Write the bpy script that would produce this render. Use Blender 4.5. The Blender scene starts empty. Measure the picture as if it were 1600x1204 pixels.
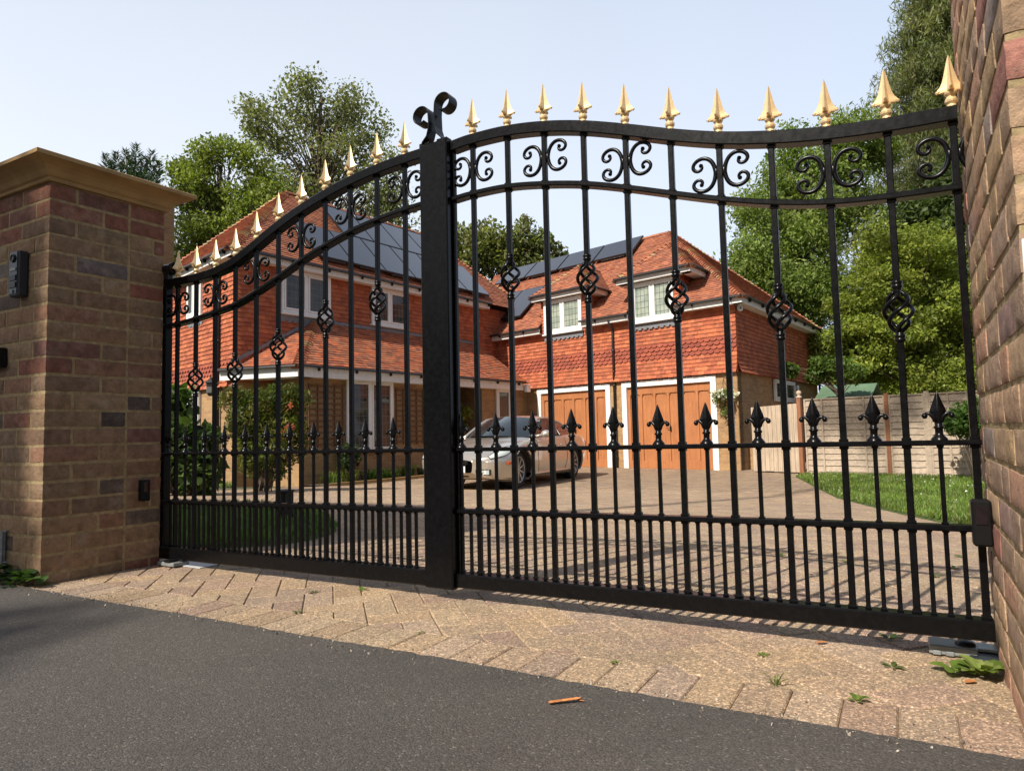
import bpy, math, random
import numpy as np
from mathutils import Vector, noise
random.seed(11); RNG = np.random.default_rng(5)
SC = bpy.context.scene; COL = SC.collection
PI = math.pi
def V3(*a): return np.array(a, float)
def nrm(a): a = np.array(a, float); return a/np.linalg.norm(a)
UP = V3(0, 0, 1)
# ------------------------------------------------------------------ camera (level ground at the gate is z = 0)
F_PX, HC = 1060.0, 0.57
PITCH, ROLL = math.radians(4.0), math.radians(1.27)
CF = V3(0, math.cos(PITCH), math.sin(PITCH)); _u0 = np.cross(V3(1, 0, 0), CF)
CR = V3(1, 0, 0)*math.cos(ROLL)-_u0*math.sin(ROLL); CU = V3(1, 0, 0)*math.sin(ROLL)+_u0*math.cos(ROLL)
CAM = V3(0, 0, HC)
def at(px, py, Y):                      # world point seen at a photo pixel, Y metres down the view
    d = CF+CR*((px-800)/F_PX)+CU*((602-py)/F_PX)
    return CAM+d*(Y/d[1])
# ------------------------------------------------------------------ frames of the place
GL, GR = V3(-1.655, 3.221, 0), V3(1.113, 1.632, 0)          # ends of the gateway
AX = nrm(GR-GL); GN = V3(-AX[1], AX[0], 0)
def Gp(s, d, z): return GL+AX*s+GN*d+UP*z
ZH = -0.42                                                    # the drive falls to the house
def gz(p):
    d = (p[0]-GL[0])*GN[0]+(p[1]-GL[1])*GN[1]
    t = min(1, max(0, (d-.4)/8)); return ZH*t
HG = V3(5.288, 15.855, 0)
_va, _ua = math.radians(-46), math.radians(37)
HV, HU = V3(math.sin(_va), math.cos(_va), 0), V3(math.sin(_ua), math.cos(_ua), 0)
def H(u, v, z): return HG+HU*u+HV*v+UP*(z+ZH)
# ------------------------------------------------------------------ mesh builder
WLOC = {}
class MB:
    def __init__(s): s.v = []; s.f = []; s.c = []; s.uv = []; s.hasc = False; s.hasuv = False
    def face(s, pts, c=None, uv=None):
        n = len(s.v); s.v.extend([tuple(p) for p in pts]); s.f.append(tuple(range(n, n+len(pts))))
        s.c.append(c); s.uv.append(uv)
        if c is not None: s.hasc = True
        if uv is not None: s.hasuv = True
    def add(s, verts, faces, c=None):
        n = len(s.v); s.v.extend([tuple(p) for p in verts])
        for f in faces: s.f.append(tuple(i+n for i in f)); s.c.append(c); s.uv.append(None)
        if c is not None: s.hasc = True
    def hexa(s, P, c=None):               # 8 corners: 4 bottom ccw, 4 top ccw
        s.add(P, [(3, 2, 1, 0), (4, 5, 6, 7), (0, 1, 5, 4), (1, 2, 6, 5), (2, 3, 7, 6), (3, 0, 4, 7)], c)
    def obox(s, o, ex, ey, ez, x0, x1, y0, y1, z0, z1, c=None, ch=0):
        o = np.array(o, float); ex = np.array(ex, float); ey = np.array(ey, float); ez = np.array(ez, float)
        if np.dot(np.cross(ex, ey), ez) < 0: ey = -ey; y0, y1 = -y1, -y0
        if ch <= 0:
            P = [o+ex*a+ey*b+ez*d for d in (z0, z1) for a, b in ((x0, y0), (x1, y0), (x1, y1), (x0, y1))]
            s.hexa(P, c); return
        # chamfered along every edge
        n = len(s.v); idx = {}
        X, Y, Z = (x0, x1), (y0, y1), (z0, z1)
        for i in (0, 1):
            for j in (0, 1):
                for k in (0, 1):
                    si, sj, sk = (1-2*i)*ch, (1-2*j)*ch, (1-2*k)*ch
                    for a in range(3):
                        d = [si, sj, sk]; d[a] = 0
                        p = o+ex*(X[i]+d[0])+ey*(Y[j]+d[1])+ez*(Z[k]+d[2])
                        idx[(i, j, k, a)] = len(s.v); s.v.append(tuple(p))
        def q(*t): s.f.append(tuple(t)); s.c.append(c); s.uv.append(None)
        for a in range(3):
            o1, o2 = (a+1) % 3, (a+2) % 3
            for e in (0, 1):
                r = []
                for b, d in ((0, 0), (1, 0), (1, 1), (0, 1)):
                    t = [0, 0, 0]; t[a] = e; t[o1] = b; t[o2] = d; r.append(idx[(*t, a)])
                q(*(r if e else r[::-1]))
            for b in (0, 1):
                for d in (0, 1):
                    t0 = [0, 0, 0]; t0[o1] = b; t0[o2] = d; t1 = list(t0); t1[a] = 1
                    r = [idx[(*t0, o1)], idx[(*t1, o1)], idx[(*t1, o2)], idx[(*t0, o2)]]
                    q(*(r if (b != d) else r[::-1]))
        for i in (0, 1):
            for j in (0, 1):
                for k in (0, 1):
                    r = [idx[(i, j, k, a)] for a in range(3)]
                    q(*(r if (i+j+k) % 2 else r[::-1]))
        if c is not None: s.hasc = True
    def sweep(s, path, prof, side, c=None, closed=False, cap=True):
        """prof: (a,b) pairs; a along 'side' (fixed vector), b along the in-plane normal"""
        path = [np.array(p, float) for p in path]; n0 = len(s.v); m = len(prof); side = np.array(side, float)
        for i, p in enumerate(path):
            t = nrm(path[min(i+1, len(path)-1)]-path[max(i-1, 0)]); b = nrm(np.cross(t, side))
            sd = nrm(np.cross(b, t))
            for a_, b_ in prof: s.v.append(tuple(p+sd*a_+b*b_))
        for i in range(len(path)-1):
            for j in range(m):
                a = n0+i*m+j; b = n0+i*m+(j+1) % m
                s.f.append((a, b, b+m, a+m)); s.c.append(c); s.uv.append(None)
        if cap:
            e = n0+(len(path)-1)*m
            s.f.append(tuple(n0+j for j in range(m))[::-1]); s.c.append(c); s.uv.append(None)
            s.f.append(tuple(e+j for j in range(m))); s.c.append(c); s.uv.append(None)
        if c is not None: s.hasc = True
    def tube(s, path, r, n=6, c=None, cap=True, flat=1.0):
        path = [np.array(p, float) for p in path]; n0 = len(s.v)
        rr = r if hasattr(r, '__len__') else [r]*len(path)
        t = nrm(path[1]-path[0]); ref = V3(0, 0, 1) if abs(t[2]) < .9 else V3(1, 0, 0)
        x = nrm(np.cross(ref, t))
        for i, p in enumerate(path):
            t = nrm(path[min(i+1, len(path)-1)]-path[max(i-1, 0)])
            x = nrm(x-t*np.dot(x, t)); y = np.cross(t, x)
            for k in range(n):
                a = 2*PI*k/n; s.v.append(tuple(p+(x*math.cos(a)+y*math.sin(a)*flat)*rr[i]))
        for i in range(len(path)-1):
            for k in range(n):
                a = n0+i*n+k; b = n0+i*n+(k+1) % n
                s.f.append((a, b, b+n, a+n)); s.c.append(c); s.uv.append(None)
        if cap:
            e = n0+(len(path)-1)*n
            s.f.append(tuple(n0+k for k in range(n))[::-1]); s.c.append(c); s.uv.append(None)
            s.f.append(tuple(e+k for k in range(n))); s.c.append(c); s.uv.append(None)
        if c is not None: s.hasc = True
    def lathe(s, o, prof, n=12, ax=UP, c=None, ex=None):
        o = np.array(o, float); ax = nrm(ax)
        if ex is None: ex = nrm(np.cross(ax, V3(0, 1, 0) if abs(ax[1]) < .9 else V3(1, 0, 0)))
        ey = np.cross(ax, ex); n0 = len(s.v)
        for r, z in prof:
            for k in range(n):
                a = 2*PI*k/n; s.v.append(tuple(o+ax*z+(ex*math.cos(a)+ey*math.sin(a))*max(r, 1e-5)))
        for i in range(len(prof)-1):
            for k in range(n):
                a = n0+i*n+k; b = n0+i*n+(k+1) % n
                s.f.append((a, b, b+n, a+n)); s.c.append(c); s.uv.append(None)
        if c is not None: s.hasc = True
    def grid(s, P, c=None, flip=False):        # P[i][j] points
        n0 = len(s.v); m = len(P[0])
        for r in P:
            for p in r: s.v.append(tuple(p))
        for i in range(len(P)-1):
            for j in range(m-1):
                a = n0+i*m+j; q = (a, a+1, a+m+1, a+m)
                s.f.append(q[::-1] if flip else q); s.c.append(c); s.uv.append(None)
        if c is not None: s.hasc = True
    def mesh(s, name, mat, off=V3(0, 0, 0), smooth=False):
        me = bpy.data.meshes.new(name)
        o = np.array(off, float)
        me.from_pydata([(p[0]-o[0], p[1]-o[1], p[2]-o[2]) for p in s.v], [], s.f)
        if s.hasc:
            at_ = me.color_attributes.new('Col', 'FLOAT_COLOR', 'CORNER'); arr = []
            for f, c in zip(s.f, s.c):
                c = c or (.5, .5, .5); arr.extend([c[0], c[1], c[2], 1.0]*len(f))
            at_.data.foreach_set('color', arr)
        if s.hasuv:
            ul = me.uv_layers.new(name='UVMap'); arr = []
            for f, u in zip(s.f, s.uv):
                if u is None: arr.extend([0, 0]*len(f))
                else:
                    for t in u: arr.extend([t[0], t[1]])
            ul.data.foreach_set('uv', arr)
        for m in (mat if isinstance(mat, (list, tuple)) else [mat]): me.materials.append(m)
        if smooth: me.polygons.foreach_set('use_smooth', [True]*len(me.polygons))
        me.update(); return me
    def build(s, name, mat, parent=None, loc=None, smooth=False, local=False, bevel=0, **tags):
        if local: off = V3(0, 0, 0); lc = V3(*loc) if loc is not None else V3(0, 0, 0)
        elif parent is not None: off = WLOC[parent.name]; lc = V3(0, 0, 0)
        else: off = V3(*loc) if loc is not None else V3(0, 0, 0); lc = off
        o = bpy.data.objects.new(name, s.mesh(name, mat, off, smooth)); COL.objects.link(o)
        o.location = lc
        if parent is not None: o.parent = parent; WLOC[o.name] = WLOC[parent.name] if not local else V3(0, 0, 0)
        else: WLOC[o.name] = lc
        if bevel:
            b = o.modifiers.new('Bevel', 'BEVEL'); b.width = bevel; b.segments = 2; b.limit_method = 'ANGLE'
        tag(o, **tags); return o
def tag(o, label=None, cat=None, group=None, kind=None):
    if label: o['label'] = label
    if cat: o['category'] = cat
    if group: o['group'] = group
    if kind: o['kind'] = kind
def thing(name, label, cat, loc=(0, 0, 0), rz=0, group=None):
    o = bpy.data.objects.new(name, None); COL.objects.link(o); o.empty_display_size = .1
    o.location = loc; o.rotation_euler = (0, 0, rz); WLOC[o.name] = V3(*loc); tag(o, label, cat, group); return o
def inst(me, name, parent, wpos, rz=0, scale=None):      # a copy sharing mesh data, placed at a world point
    o = bpy.data.objects.new(name, me); COL.objects.link(o); o.parent = parent
    o.location = np.array(wpos, float)-WLOC[parent.name]; o.rotation_euler = (0, 0, rz)
    if scale: o.scale = (scale, scale, scale)
    WLOC[o.name] = np.array(wpos, float); return o
# ------------------------------------------------------------------ materials
class NT:
    def __init__(s, name):
        s.m = bpy.data.materials.new(name); s.m.use_nodes = True; s.t = s.m.node_tree
        s.b = s.t.nodes['Principled BSDF']; s.out = s.t.nodes['Material Output']
    def n(s, typ, props=None, **ins):
        nd = s.t.nodes.new('ShaderNode'+typ)
        for k, v in (props or {}).items(): setattr(nd, k, v)
        for k, v in ins.items():
            k = k.replace('_', ' ')
            if k.isdigit(): sk = nd.inputs[int(k)]
            else: sk = nd.inputs[k]
            if hasattr(v, 'is_linked') or isinstance(v, bpy.types.NodeSocket): s.t.links.new(v, sk)
            else: sk.default_value = v
        return nd
    def set(s, **ins):
        for k, v in ins.items():
            sk = s.b.inputs[k.replace('_', ' ')]
            if isinstance(v, bpy.types.NodeSocket): s.t.links.new(v, sk)
            else: sk.default_value = v
    def noise(s, scale, detail=4, rough=.6, vec=None, dist=0):
        k = dict(Scale=scale, Detail=detail, Roughness=rough, Distortion=dist)
        if vec is not None: k['Vector'] = vec
        return s.n('TexNoise', **k).outputs['Fac']
    def ramp(s, fac, stops, interp='LINEAR'):
        r = s.n('ValToRGB', Fac=fac); e = r.color_ramp.elements; r.color_ramp.interpolation = interp
        while len(e) < len(stops): e.new(.5)
        for i, (p, c) in enumerate(stops): e[i].position = p; e[i].color = (*c, 1) if len(c) == 3 else c
        return r.outputs['Color']
    def mix(s, a, b, fac, mode='MIX'):
        nd = s.t.nodes.new('ShaderNodeMix'); nd.data_type = 'RGBA'; nd.blend_type = mode
        for v, i in ((fac, 0), (a, 6), (b, 7)):
            if isinstance(v, bpy.types.NodeSocket): s.t.links.new(v, nd.inputs[i])
            else: nd.inputs[i].default_value = (*v, 1) if (i > 0 and len(v) == 3) else v
        return nd.outputs[2]
    def math(s, op, a, b=0.0):
        return s.n('Math', dict(operation=op), **{'0': a, '1': b}).outputs[0]
    def bump(s, h, strength=.5, dist=.01, nrm=None):
        k = dict(Height=h, Strength=strength, Distance=dist)
        if nrm is not None: k['Normal'] = nrm
        o = s.n('Bump', **k).outputs[0]; s.set(Normal=o); return o
    def col(s, name='Col'): return s.n('Attribute', dict(attribute_name=name)).outputs['Color']
    def pos(s): return s.n('TexCoord').outputs['Object']
def plain(name, c, rough=.5, metal=0, coat=0, nz=None, bump=None, spec=.5, tint=None):
    t = NT(name); t.set(Roughness=rough, Metallic=metal, Coat_Weight=coat); t.b.inputs['Specular IOR Level'].default_value = spec
    if nz:
        sc, amt = nz; f = t.noise(sc, 5, .65, t.pos())
        lo = tuple(x*(1-amt) for x in c); hi = tuple(min(1, x*(1+amt)) for x in c)
        t.set(Base_Color=t.ramp(f, [(.3, lo), (.7, hi)]))
        t.set(Roughness=t.n('MapRange', Value=f, **{'3': max(0.02, rough-.08), '4': min(1, rough+.1)}).outputs[0])
    else: t.set(Base_Color=(*c, 1))
    if bump: t.bump(t.noise(bump[0], 6, .65, t.pos()), bump[1], bump[2])
    return t.m
def attr_mat(name, rough=.8, nz=(30, .35), bump=(60, .4, .004), spots=None):
    t = NT(name); c = t.col(); f = t.noise(nz[0], 6, .7, t.pos())
    g = t.ramp(f, [(.25, (1-nz[1],)*3), (.75, (1+nz[1]*.6,)*3)])
    c = t.mix(c, g, 1.0, 'MULTIPLY')
    if spots:
        for sc, lo, hi, colr, amt in spots:
            k = t.noise(sc, 5, .7, t.pos()); k = t.n('MapRange', Value=k, **{'1': lo, '2': hi}).outputs[0]
            c = t.mix(c, colr, t.math('MULTIPLY', k, amt))
    t.set(Base_Color=c, Roughness=rough); t.b.inputs['Specular IOR Level'].default_value = .3
    t.bump(t.noise(bump[0], 8, .7, t.pos()), bump[1], bump[2]); return t.m
MAT = {}
MAT['brick'] = attr_mat('brick_faces', .9, (26, .5), (48, 1.0, .009), [(9, .55, .72, (.42, .34, .27), .45), (140, .6, .7, (.06, .04, .035), .5), (60, .64, .74, (.5, .42, .33), .35)])
MAT['mortar'] = plain('sandy_mortar', (.34, .255, .14), .95, nz=(40, .35), bump=(150, .8, .004), spec=.2)
MAT['stone'] = plain('buff_cap_stone', (.36, .23, .10), .75, nz=(7, .22), bump=(130, .3, .002), spec=.3)
MAT['paint'] = plain('black_gloss_paint', (.0035, .0035, .004), .24, coat=0, nz=(60, .4), bump=(220, .10, .001), spec=.2)
MAT['gold'] = plain('gold_paint', (.86, .63, .34), .40, metal=.55, nz=(50, .12), bump=(160, .15, .001))
MAT['plastic'] = plain('black_plastic', (.006, .006, .0065), .36, spec=.3)
MAT['gplastic'] = plain('grey_plastic', (.20, .21, .21), .45, nz=(40, .2))
MAT['slate'] = plain('slate_plastic', (.020, .024, .03), .42)
MAT['steel'] = plain('galvanised_steel', (.33, .35, .36), .45, metal=.7, nz=(50, .3))
MAT['white'] = plain('white_upvc', (.74, .74, .73), .35, nz=(3, .05))
MAT['wpaint'] = plain('white_painted_wood', (.72, .71, .69), .55, nz=(12, .1))
MAT['gutter'] = plain('black_gutter', (.014, .012, .011), .4)
MAT['lead'] = plain('lead_sheet', (.17, .18, .20), .6, nz=(20, .25))
MAT['dark'] = plain('dark_recess', (.03, .024, .02), .9)
MAT['tyre'] = plain('tyre_rubber', (.014, .014, .014), .8)
MAT['alloy'] = plain('alloy', (.42, .42, .42), .35, metal=.9)
MAT['chrome'] = plain('chrome', (.75, .75, .75), .12, metal=1)
MAT['orange'] = plain('amber_lens', (.55, .09, .015), .2)
MAT['redlens'] = plain('red_lens', (.35, .01, .01), .2)
MAT['lamp'] = plain('headlamp_glass', (.52, .57, .55), .08, coat=.6)
MAT['cglass'] = plain('car_glass', (.018, .024, .026), .04, coat=.6)
MAT['plate'] = plain('white_plate', (.75, .75, .72), .4)
MAT['solar'] = plain('solar_cells', (.028, .028, .036), .16, coat=.45)
MAT['bark'] = plain('bark', (.12, .09, .065), .95, nz=(8, .45), bump=(30, .8, .02))
MAT['twig'] = plain('reddish_twig', (.16, .07, .045), .8)
MAT['shed'] = plain('green_felt', (.10, .17, .10), .8, nz=(4, .2))
MAT['soil'] = plain('soil', (.085, .058, .036), 1, nz=(20, .4), bump=(60, .9, .02))
MAT['dry'] = plain('dry_brown_leaf', (.42, .16, .05), .7, nz=(60, .35))
MAT['terracotta'] = plain('terracotta', (.38, .14, .06), .8)
def leafmat(name, tr=.42):
    t = NT(name); c = t.col(); t.set(Base_Color=c, Roughness=.55); t.b.inputs['Specular IOR Level'].default_value = .35
    tl = t.n('BsdfTranslucent', Color=t.mix(c, (1.25, 1.35, .55), 1.0, 'MULTIPLY')).outputs[0]
    mx = t.n('MixShader', Fac=tr, **{'1': t.b.outputs[0], '2': tl}).outputs[0]
    t.t.links.new(mx, t.out.inputs[0]); return t.m
MAT['leaf'] = leafmat('leaf'); MAT['grass'] = leafmat('grass_blade', .3)
MAT['petal'] = plain('white_petal', (.78, .78, .74), .6)
def _carpaint():
    t = NT('champagne_paint'); f = t.noise(900, 2, .5, t.pos())
    t.set(Base_Color=t.ramp(f, [(.3, (.46, .41, .35)), (.7, (.57, .515, .45))]), Metallic=.6, Roughness=.3, Coat_Weight=1.0, Coat_Roughness=.04); return t.m
MAT['car'] = _carpaint()
def _paver():
    t = NT('block_paving'); p = t.pos(); c = t.col()
    v = t.n('TexVoronoi', Vector=p, Scale=270.0).outputs['Color']
    sp = t.n('SeparateColor', Color=v).outputs
    g = t.ramp(sp[0], [(0, (.66,)*3), (.45, (1.0,)*3), (.80, (1.22, 1.17, 1.05)), (.91, (1.75, 1.72, 1.65))], 'CONSTANT')
    c = t.mix(c, g, 1, 'MULTIPLY')
    d = t.noise(2.2, 5, .65, p); c = t.mix(c, t.ramp(d, [(.3, (.82, .82, .84)), (.7, (1.08, 1.04, 1.0))]), 1, 'MULTIPLY')
    f = t.noise(55, 6, .7, p); c = t.mix(c, t.ramp(f, [(.3, (.72,)*3), (.7, (1.12,)*3)]), 1, 'MULTIPLY')
    t.set(Base_Color=c, Roughness=.85); t.b.inputs['Specular IOR Level'].default_value = .35
    h = t.math('ADD', t.math('MULTIPLY', sp[1], .6), f)
    t.bump(h, .75, .004); return t.m
MAT['paver'] = _paver()
MAT['joint'] = plain('jointing_sand', (.20, .14, .085), 1, nz=(40, .4), bump=(200, .8, .003))
def _asphalt():
    t = NT('asphalt'); p = t.pos()
    v = t.n('TexVoronoi', Vector=p, Scale=250.0); v2 = t.n('TexVoronoi', Vector=p, Scale=420.0)
    s1 = t.n('SeparateColor', Color=v.outputs['Color']).outputs
    c = t.ramp(s1[0], [(0, (.074, .067, .060)), (.5, (.098, .089, .080)), (.95, (.120, .109, .097)), (.995, (.20, .18, .155))], 'LINEAR')
    gap = t.n('MapRange', Value=v.outputs['Distance'], **{'1': .25, '2': .7, '3': 1.0, '4': .7}).outputs[0]
    gc = t.n('CombineColor', **{'0': gap, '1': gap, '2': gap}).outputs[0]
    c = t.mix(c, gc, 1, 'MULTIPLY')
    b = t.noise(1.3, 5, .6, p); c = t.mix(c, t.ramp(b, [(.3, (.88, .88, .9)), (.7, (1.1, 1.07, 1.03))]), 1, 'MULTIPLY')
    st_ = t.noise(.45, 6, .7, p, 1.5); c = t.mix(c, t.ramp(st_, [(.42, (1.0,)*3), (.62, (.86, .85, .84))]), 1, 'MULTIPLY')
    t.set(Base_Color=c, Roughness=.9); t.b.inputs['Specular IOR Level'].default_value = .3
    h = t.math('SUBTRACT', t.math('MULTIPLY', s1[1], .5), v.outputs['Distance']); h = t.math('ADD', h, t.math('MULTIPLY', v2.outputs['Distance'], -.3))
    t.bump(h, .42, .004); return t.m
MAT['asphalt'] = _asphalt()
def _ground():
    t = NT('rough_ground'); p = t.pos(); f = t.noise(1.5, 6, .7, p); g = t.noise(25, 6, .7, p)
    c = t.mix(t.ramp(f, [(.35, (.055, .075, .022)), (.65, (.09, .075, .04))]), t.ramp(g, [(.3, (.6,)*3), (.7, (1.2,)*3)]), 1, 'MULTIPLY')
    t.set(Base_Color=c, Roughness=1); t.bump(g, .8, .03); return t.m
MAT['ground'] = _ground()
MAT['turf'] = plain('turf_base', (.06, .095, .018), 1, nz=(12, .4), bump=(60, .9, .02))
def _tile(name):
    return attr_mat(name, .82, (14, .28), (90, .35, .003), [(2.2, .5, .75, (.20, .075, .045), .5), (.6, .5, .8, (.24, .09, .05), .4)])
MAT['htile'] = _tile('hung_tile'); MAT['rtile'] = attr_mat('roof_tile', .85, (10, .3), (80, .4, .004), [(1.6, .55, .75, (.22, .11, .07), .4), (9, .62, .74, (.33, .26, .13), .35)])
def _hbrick():
    t = NT('house_brick'); uv = t.n('TexCoord').outputs['UV']
    b = t.n('TexBrick', dict(offset=.5), Vector=uv, Color1=(.40, .235, .105, 1), Color2=(.27, .14, .07, 1), Mortar=(.36, .28, .17, 1), Scale=1.0, **{'Mortar_Size': .006, 'Mortar_Smooth': .2, 'Bias': -.25, 'Brick_Width': .225, 'Row_Height': .075})
    f = t.noise(35, 6, .7, t.pos()); c = t.mix(b.outputs['Color'], t.ramp(f, [(.3, (.72,)*3), (.7, (1.15,)*3)]), 1, 'MULTIPLY')
    g = t.noise(1.5, 4, .6, t.pos()); c = t.mix(c, t.ramp(g, [(.35, (.85,)*3), (.65, (1.08,)*3)]), 1, 'MULTIPLY')
    t.set(Base_Color=c, Roughness=.9)
    t.bump(t.math('ADD', t.math('MULTIPLY', b.outputs['Fac'], -1.0), t.math('MULTIPLY', f, .4)), .7, .008); return t.m
MAT['hbrick'] = _hbrick()
def _glass(name, base, line, rough=.05, cur=None):
    """leaded pane: UV in metres"""
    t = NT(name); uv = t.n('TexCoord').outputs['UV']; s = t.n('SeparateXYZ', Vector=uv).outputs
    def stripe(x, pitch, w): return t.math('LESS_THAN', t.math('FRACT', t.math('DIVIDE', x, pitch)), w/pitch)
    m = t.math('MAXIMUM', stripe(s[0], .115, .014), stripe(s[1], .16, .014))
    c = t.mix(base, cur or base, t.ramp(t.noise(3.5, 3, .5, uv), [(.42, (0, 0, 0)), (.58, (1, 1, 1))]))
    c = t.mix(c, line, m)
    t.set(Base_Color=c, Roughness=t.math('ADD', t.math('MULTIPLY', m, .4), rough)); t.b.inputs['Specular IOR Level'].default_value = .6
    w = t.noise(5, 2, .5, uv); t.bump(w, .06, .02); return t.m
MAT['gdark'] = _glass('leaded_glass', (.018, .02, .02), (.10, .10, .10), cur=(.05, .05, .045))
MAT['glight'] = _glass('leaded_glass_over_blind', (.34, .38, .31), (.07, .08, .08), cur=(.24, .29, .24))
def _wood(name, c, gx, amt=.3, rough=.7, axis=2):
    t = NT(name); mp = t.n('Mapping', Vector=t.pos()); sc = [gx]*3; sc[axis] = gx*.06; mp.inputs['Scale'].default_value = sc
    f = t.noise(1.0, 6, .65, mp.outputs[0], .6); g = t.noise(1.7, 4, .6, t.pos())
    k = t.ramp(f, [(.3, tuple(x*(1-amt) for x in c)), (.7, tuple(min(1, x*(1+amt)) for x in c))])
    k = t.mix(k, t.ramp(g, [(.35, (.86,)*3), (.65, (1.08,)*3)]), 1, 'MULTIPLY')
    t.set(Base_Color=k, Roughness=rough); t.b.inputs['Specular IOR Level'].default_value = .35; t.bump(f, .35, .004); return t.m
MAT['door'] = _wood('orange_stained_timber', (.39, .155, .062), 34, .2, .5)
MAT['fence'] = _wood('weathered_larch', (.39, .31, .235), 30, .28, .85, 0)
MAT['fgate'] = _wood('weathered_boards', (.43, .34, .25), 40, .3, .85, 2)
MAT['post'] = _wood('brown_fence_post', (.26, .11, .055), 30, .25, .8)
MAT['trellis'] = _wood('trellis_wood', (.15, .075, .04), 40, .3, .8)
# ------------------------------------------------------------------ ground, road, drive
def sheet(name, pts, mat, zf, **k):
    mb = MB(); mb.face([V3(p[0], p[1], zf(p)) for p in pts]); return mb.build(name, mat, **k)
def ground():
    mb = MB(); xs = [-400, -120, -50, -24]+list(np.arange(-20, 24.1, 1.0))+[30, 60, 130, 400]
    ds = [-400, -120, -40, -12, -4, -1, .35]+list(np.arange(.9, 10, .5))+[14, 20, 30, 45, 70, 130, 400]
    P = [[(lambda q: V3(q[0], q[1], gz(q)-.06))(Gp(s, d, 0)) for s in xs] for d in ds]
    mb.grid(P, flip=True); return mb.build('ground', MAT['ground'], kind='structure')
ground()
ROAD0, ROADK = -.574, .0145                       # edge of the asphalt: d = ROAD0 + ROADK*s
def road():
    mb = MB(); ss = [-60, -20, -8]+list(np.arange(-3, 6, .012))+[9, 25, 60]
    top = []
    for s in ss:
        j = .0065*noise.noise(Vector((s*22, 0, 0)))+.004*noise.noise(Vector((s*70, 3, 0)))+.02*noise.noise(Vector((s*1.3, 9, 0)))
        top.append(Gp(s, ROAD0+ROADK*s+j, .007))
    lip = [p+GN*.002-UP*.02 for p in top]
    low = [Gp(s, -14, .007) for s in ss]
    mb.grid([low, top, lip], flip=True); return mb.build('road', MAT['asphalt'], kind='structure')
road()
HOUSE_FP = None
def paving():
    mb = MB(); bed = MB()
    pal = [(.43, .32, .215), (.41, .30, .205), (.45, .34, .225), (.395, .28, .205), (.42, .315, .225), (.425, .31, .20), (.39, .29, .215)]
    def block(c, ex, ey, lx, ly, detail, cut=None):
        w = .001; hx, hy = lx/2-w, ly/2-w; z = gz(c)+random.uniform(-.0015, .0015); k = random.choice(pal); f = random.uniform(.90, 1.1); k = tuple(x*f for x in k)
        tx, ty = random.uniform(-.006, .006), random.uniform(-.008, .008)
        sx = (gz(c+ex*.1)-gz(c-ex*.1))/.2; sy = (gz(c+ey*.1)-gz(c-ey*.1))/.2
        def P(a, b, dz): return V3(*(c+ex*a+ey*b)[:2], z+dz+a*(sx+tx)+b*(sy+ty))
        ch = .0034; O = [(-hx, -hy), (hx, -hy), (hx, hy), (-hx, hy)]
        if cut is not None:                       # trim to the soldier course
            def dd(q): p = c+ex*q[0]+ey*q[1]-GL; return p@GN-cut-ROADK*.6*(p@AX)
            N_ = []
            for a, b in zip(O, O[1:]+O[:1]):
                da, db = dd(a), dd(b)
                if da >= 0: N_.append(a)
                if (da >= 0) != (db >= 0): t = da/(da-db); N_.append((a[0]+(b[0]-a[0])*t, a[1]+(b[1]-a[1])*t))
            O = N_
            if len(O) < 3: return
            ar = abs(sum(a[0]*b[1]-b[0]*a[1] for a, b in zip(O, O[1:]+O[:1])))/2
            if ar < .0006: return
        mx_, my_ = sum(a for a, b in O)/len(O), sum(b for a, b in O)/len(O)
        I = [(a-(math.copysign(ch, a-mx_) if abs(a-mx_) > ch else 0), b-(math.copysign(ch, b-my_) if abs(b-my_) > ch else 0)) for a, b in O]
        top = [P(a, b, 0) for a, b in I]
        if not detail: mb.face(top, k); return
        low = [P(a, b, -.0035) for a, b in O]; bot = [P(a, b, -.02) for a, b in O]
        n = len(mb.v); m_ = len(O); mb.v.extend([tuple(p) for p in top+low+bot]); fs = [tuple(range(m_))]
        for i in range(m_): j = (i+1) % m_; fs += [(i+m_, j+m_, j, i), (i+2*m_, j+2*m_, j+m_, i+m_)]
        for q in fs: mb.f.append(tuple(a+n for a in q)); mb.c.append(k); mb.uv.append(None)
        mb.hasc = True
    e1 = nrm(AX+GN); e2 = nrm(GN-AX)
    org = Gp(1.6, -.37, 0)
    N = 260
    for i in range(-40, N):
        for j in range(-150, N):
            r = (i-j) % 4
            if r == 0: c = org+e1*(i*.1+.1)+e2*(j*.1+.05); ex, ey = e1, e2
            elif r == 3: c = org+e1*(i*.1+.05)+e2*(j*.1+.1); ex, ey = e2, -e1
            else: continue
            q = c-GL; s = q@AX; d = q@GN
            if d < -.50 or d > 19 or s < -6.5 or s > 12: continue
            if d < .6 and (s < -.12 or s > 3.38): continue
            # keep to what the gateway can show
            Y = c[1]
            if Y < .3: continue
            px = c[0]/Y
            if px < -.86 or px > .86: continue
            hu = (c-HG); 
            block(c, ex, ey, .2, .1, d < 9, -.3735 if d < -.1 else None)
    for k in range(-2, 36):
        s = .05+k*.1
        if s < -.15 or s > 3.55: continue
        block(Gp(s, -.475+ROADK*s*.6, 0), GN, -AX, .2, .1, True)
    ob = mb.build('driveway', MAT['paver'], kind='structure')
    P = [[(lambda q: V3(q[0], q[1], gz(q)-.0055))(Gp(s, d, 0)) for s in np.arange(-7, 12.6, .5)] for d in [-.75, .35]+list(np.arange(.45, 19.6, .5))]
    bed.grid(P, flip=True); bed.build('paving_bed', MAT['joint'], kind='structure')
paving()
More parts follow.
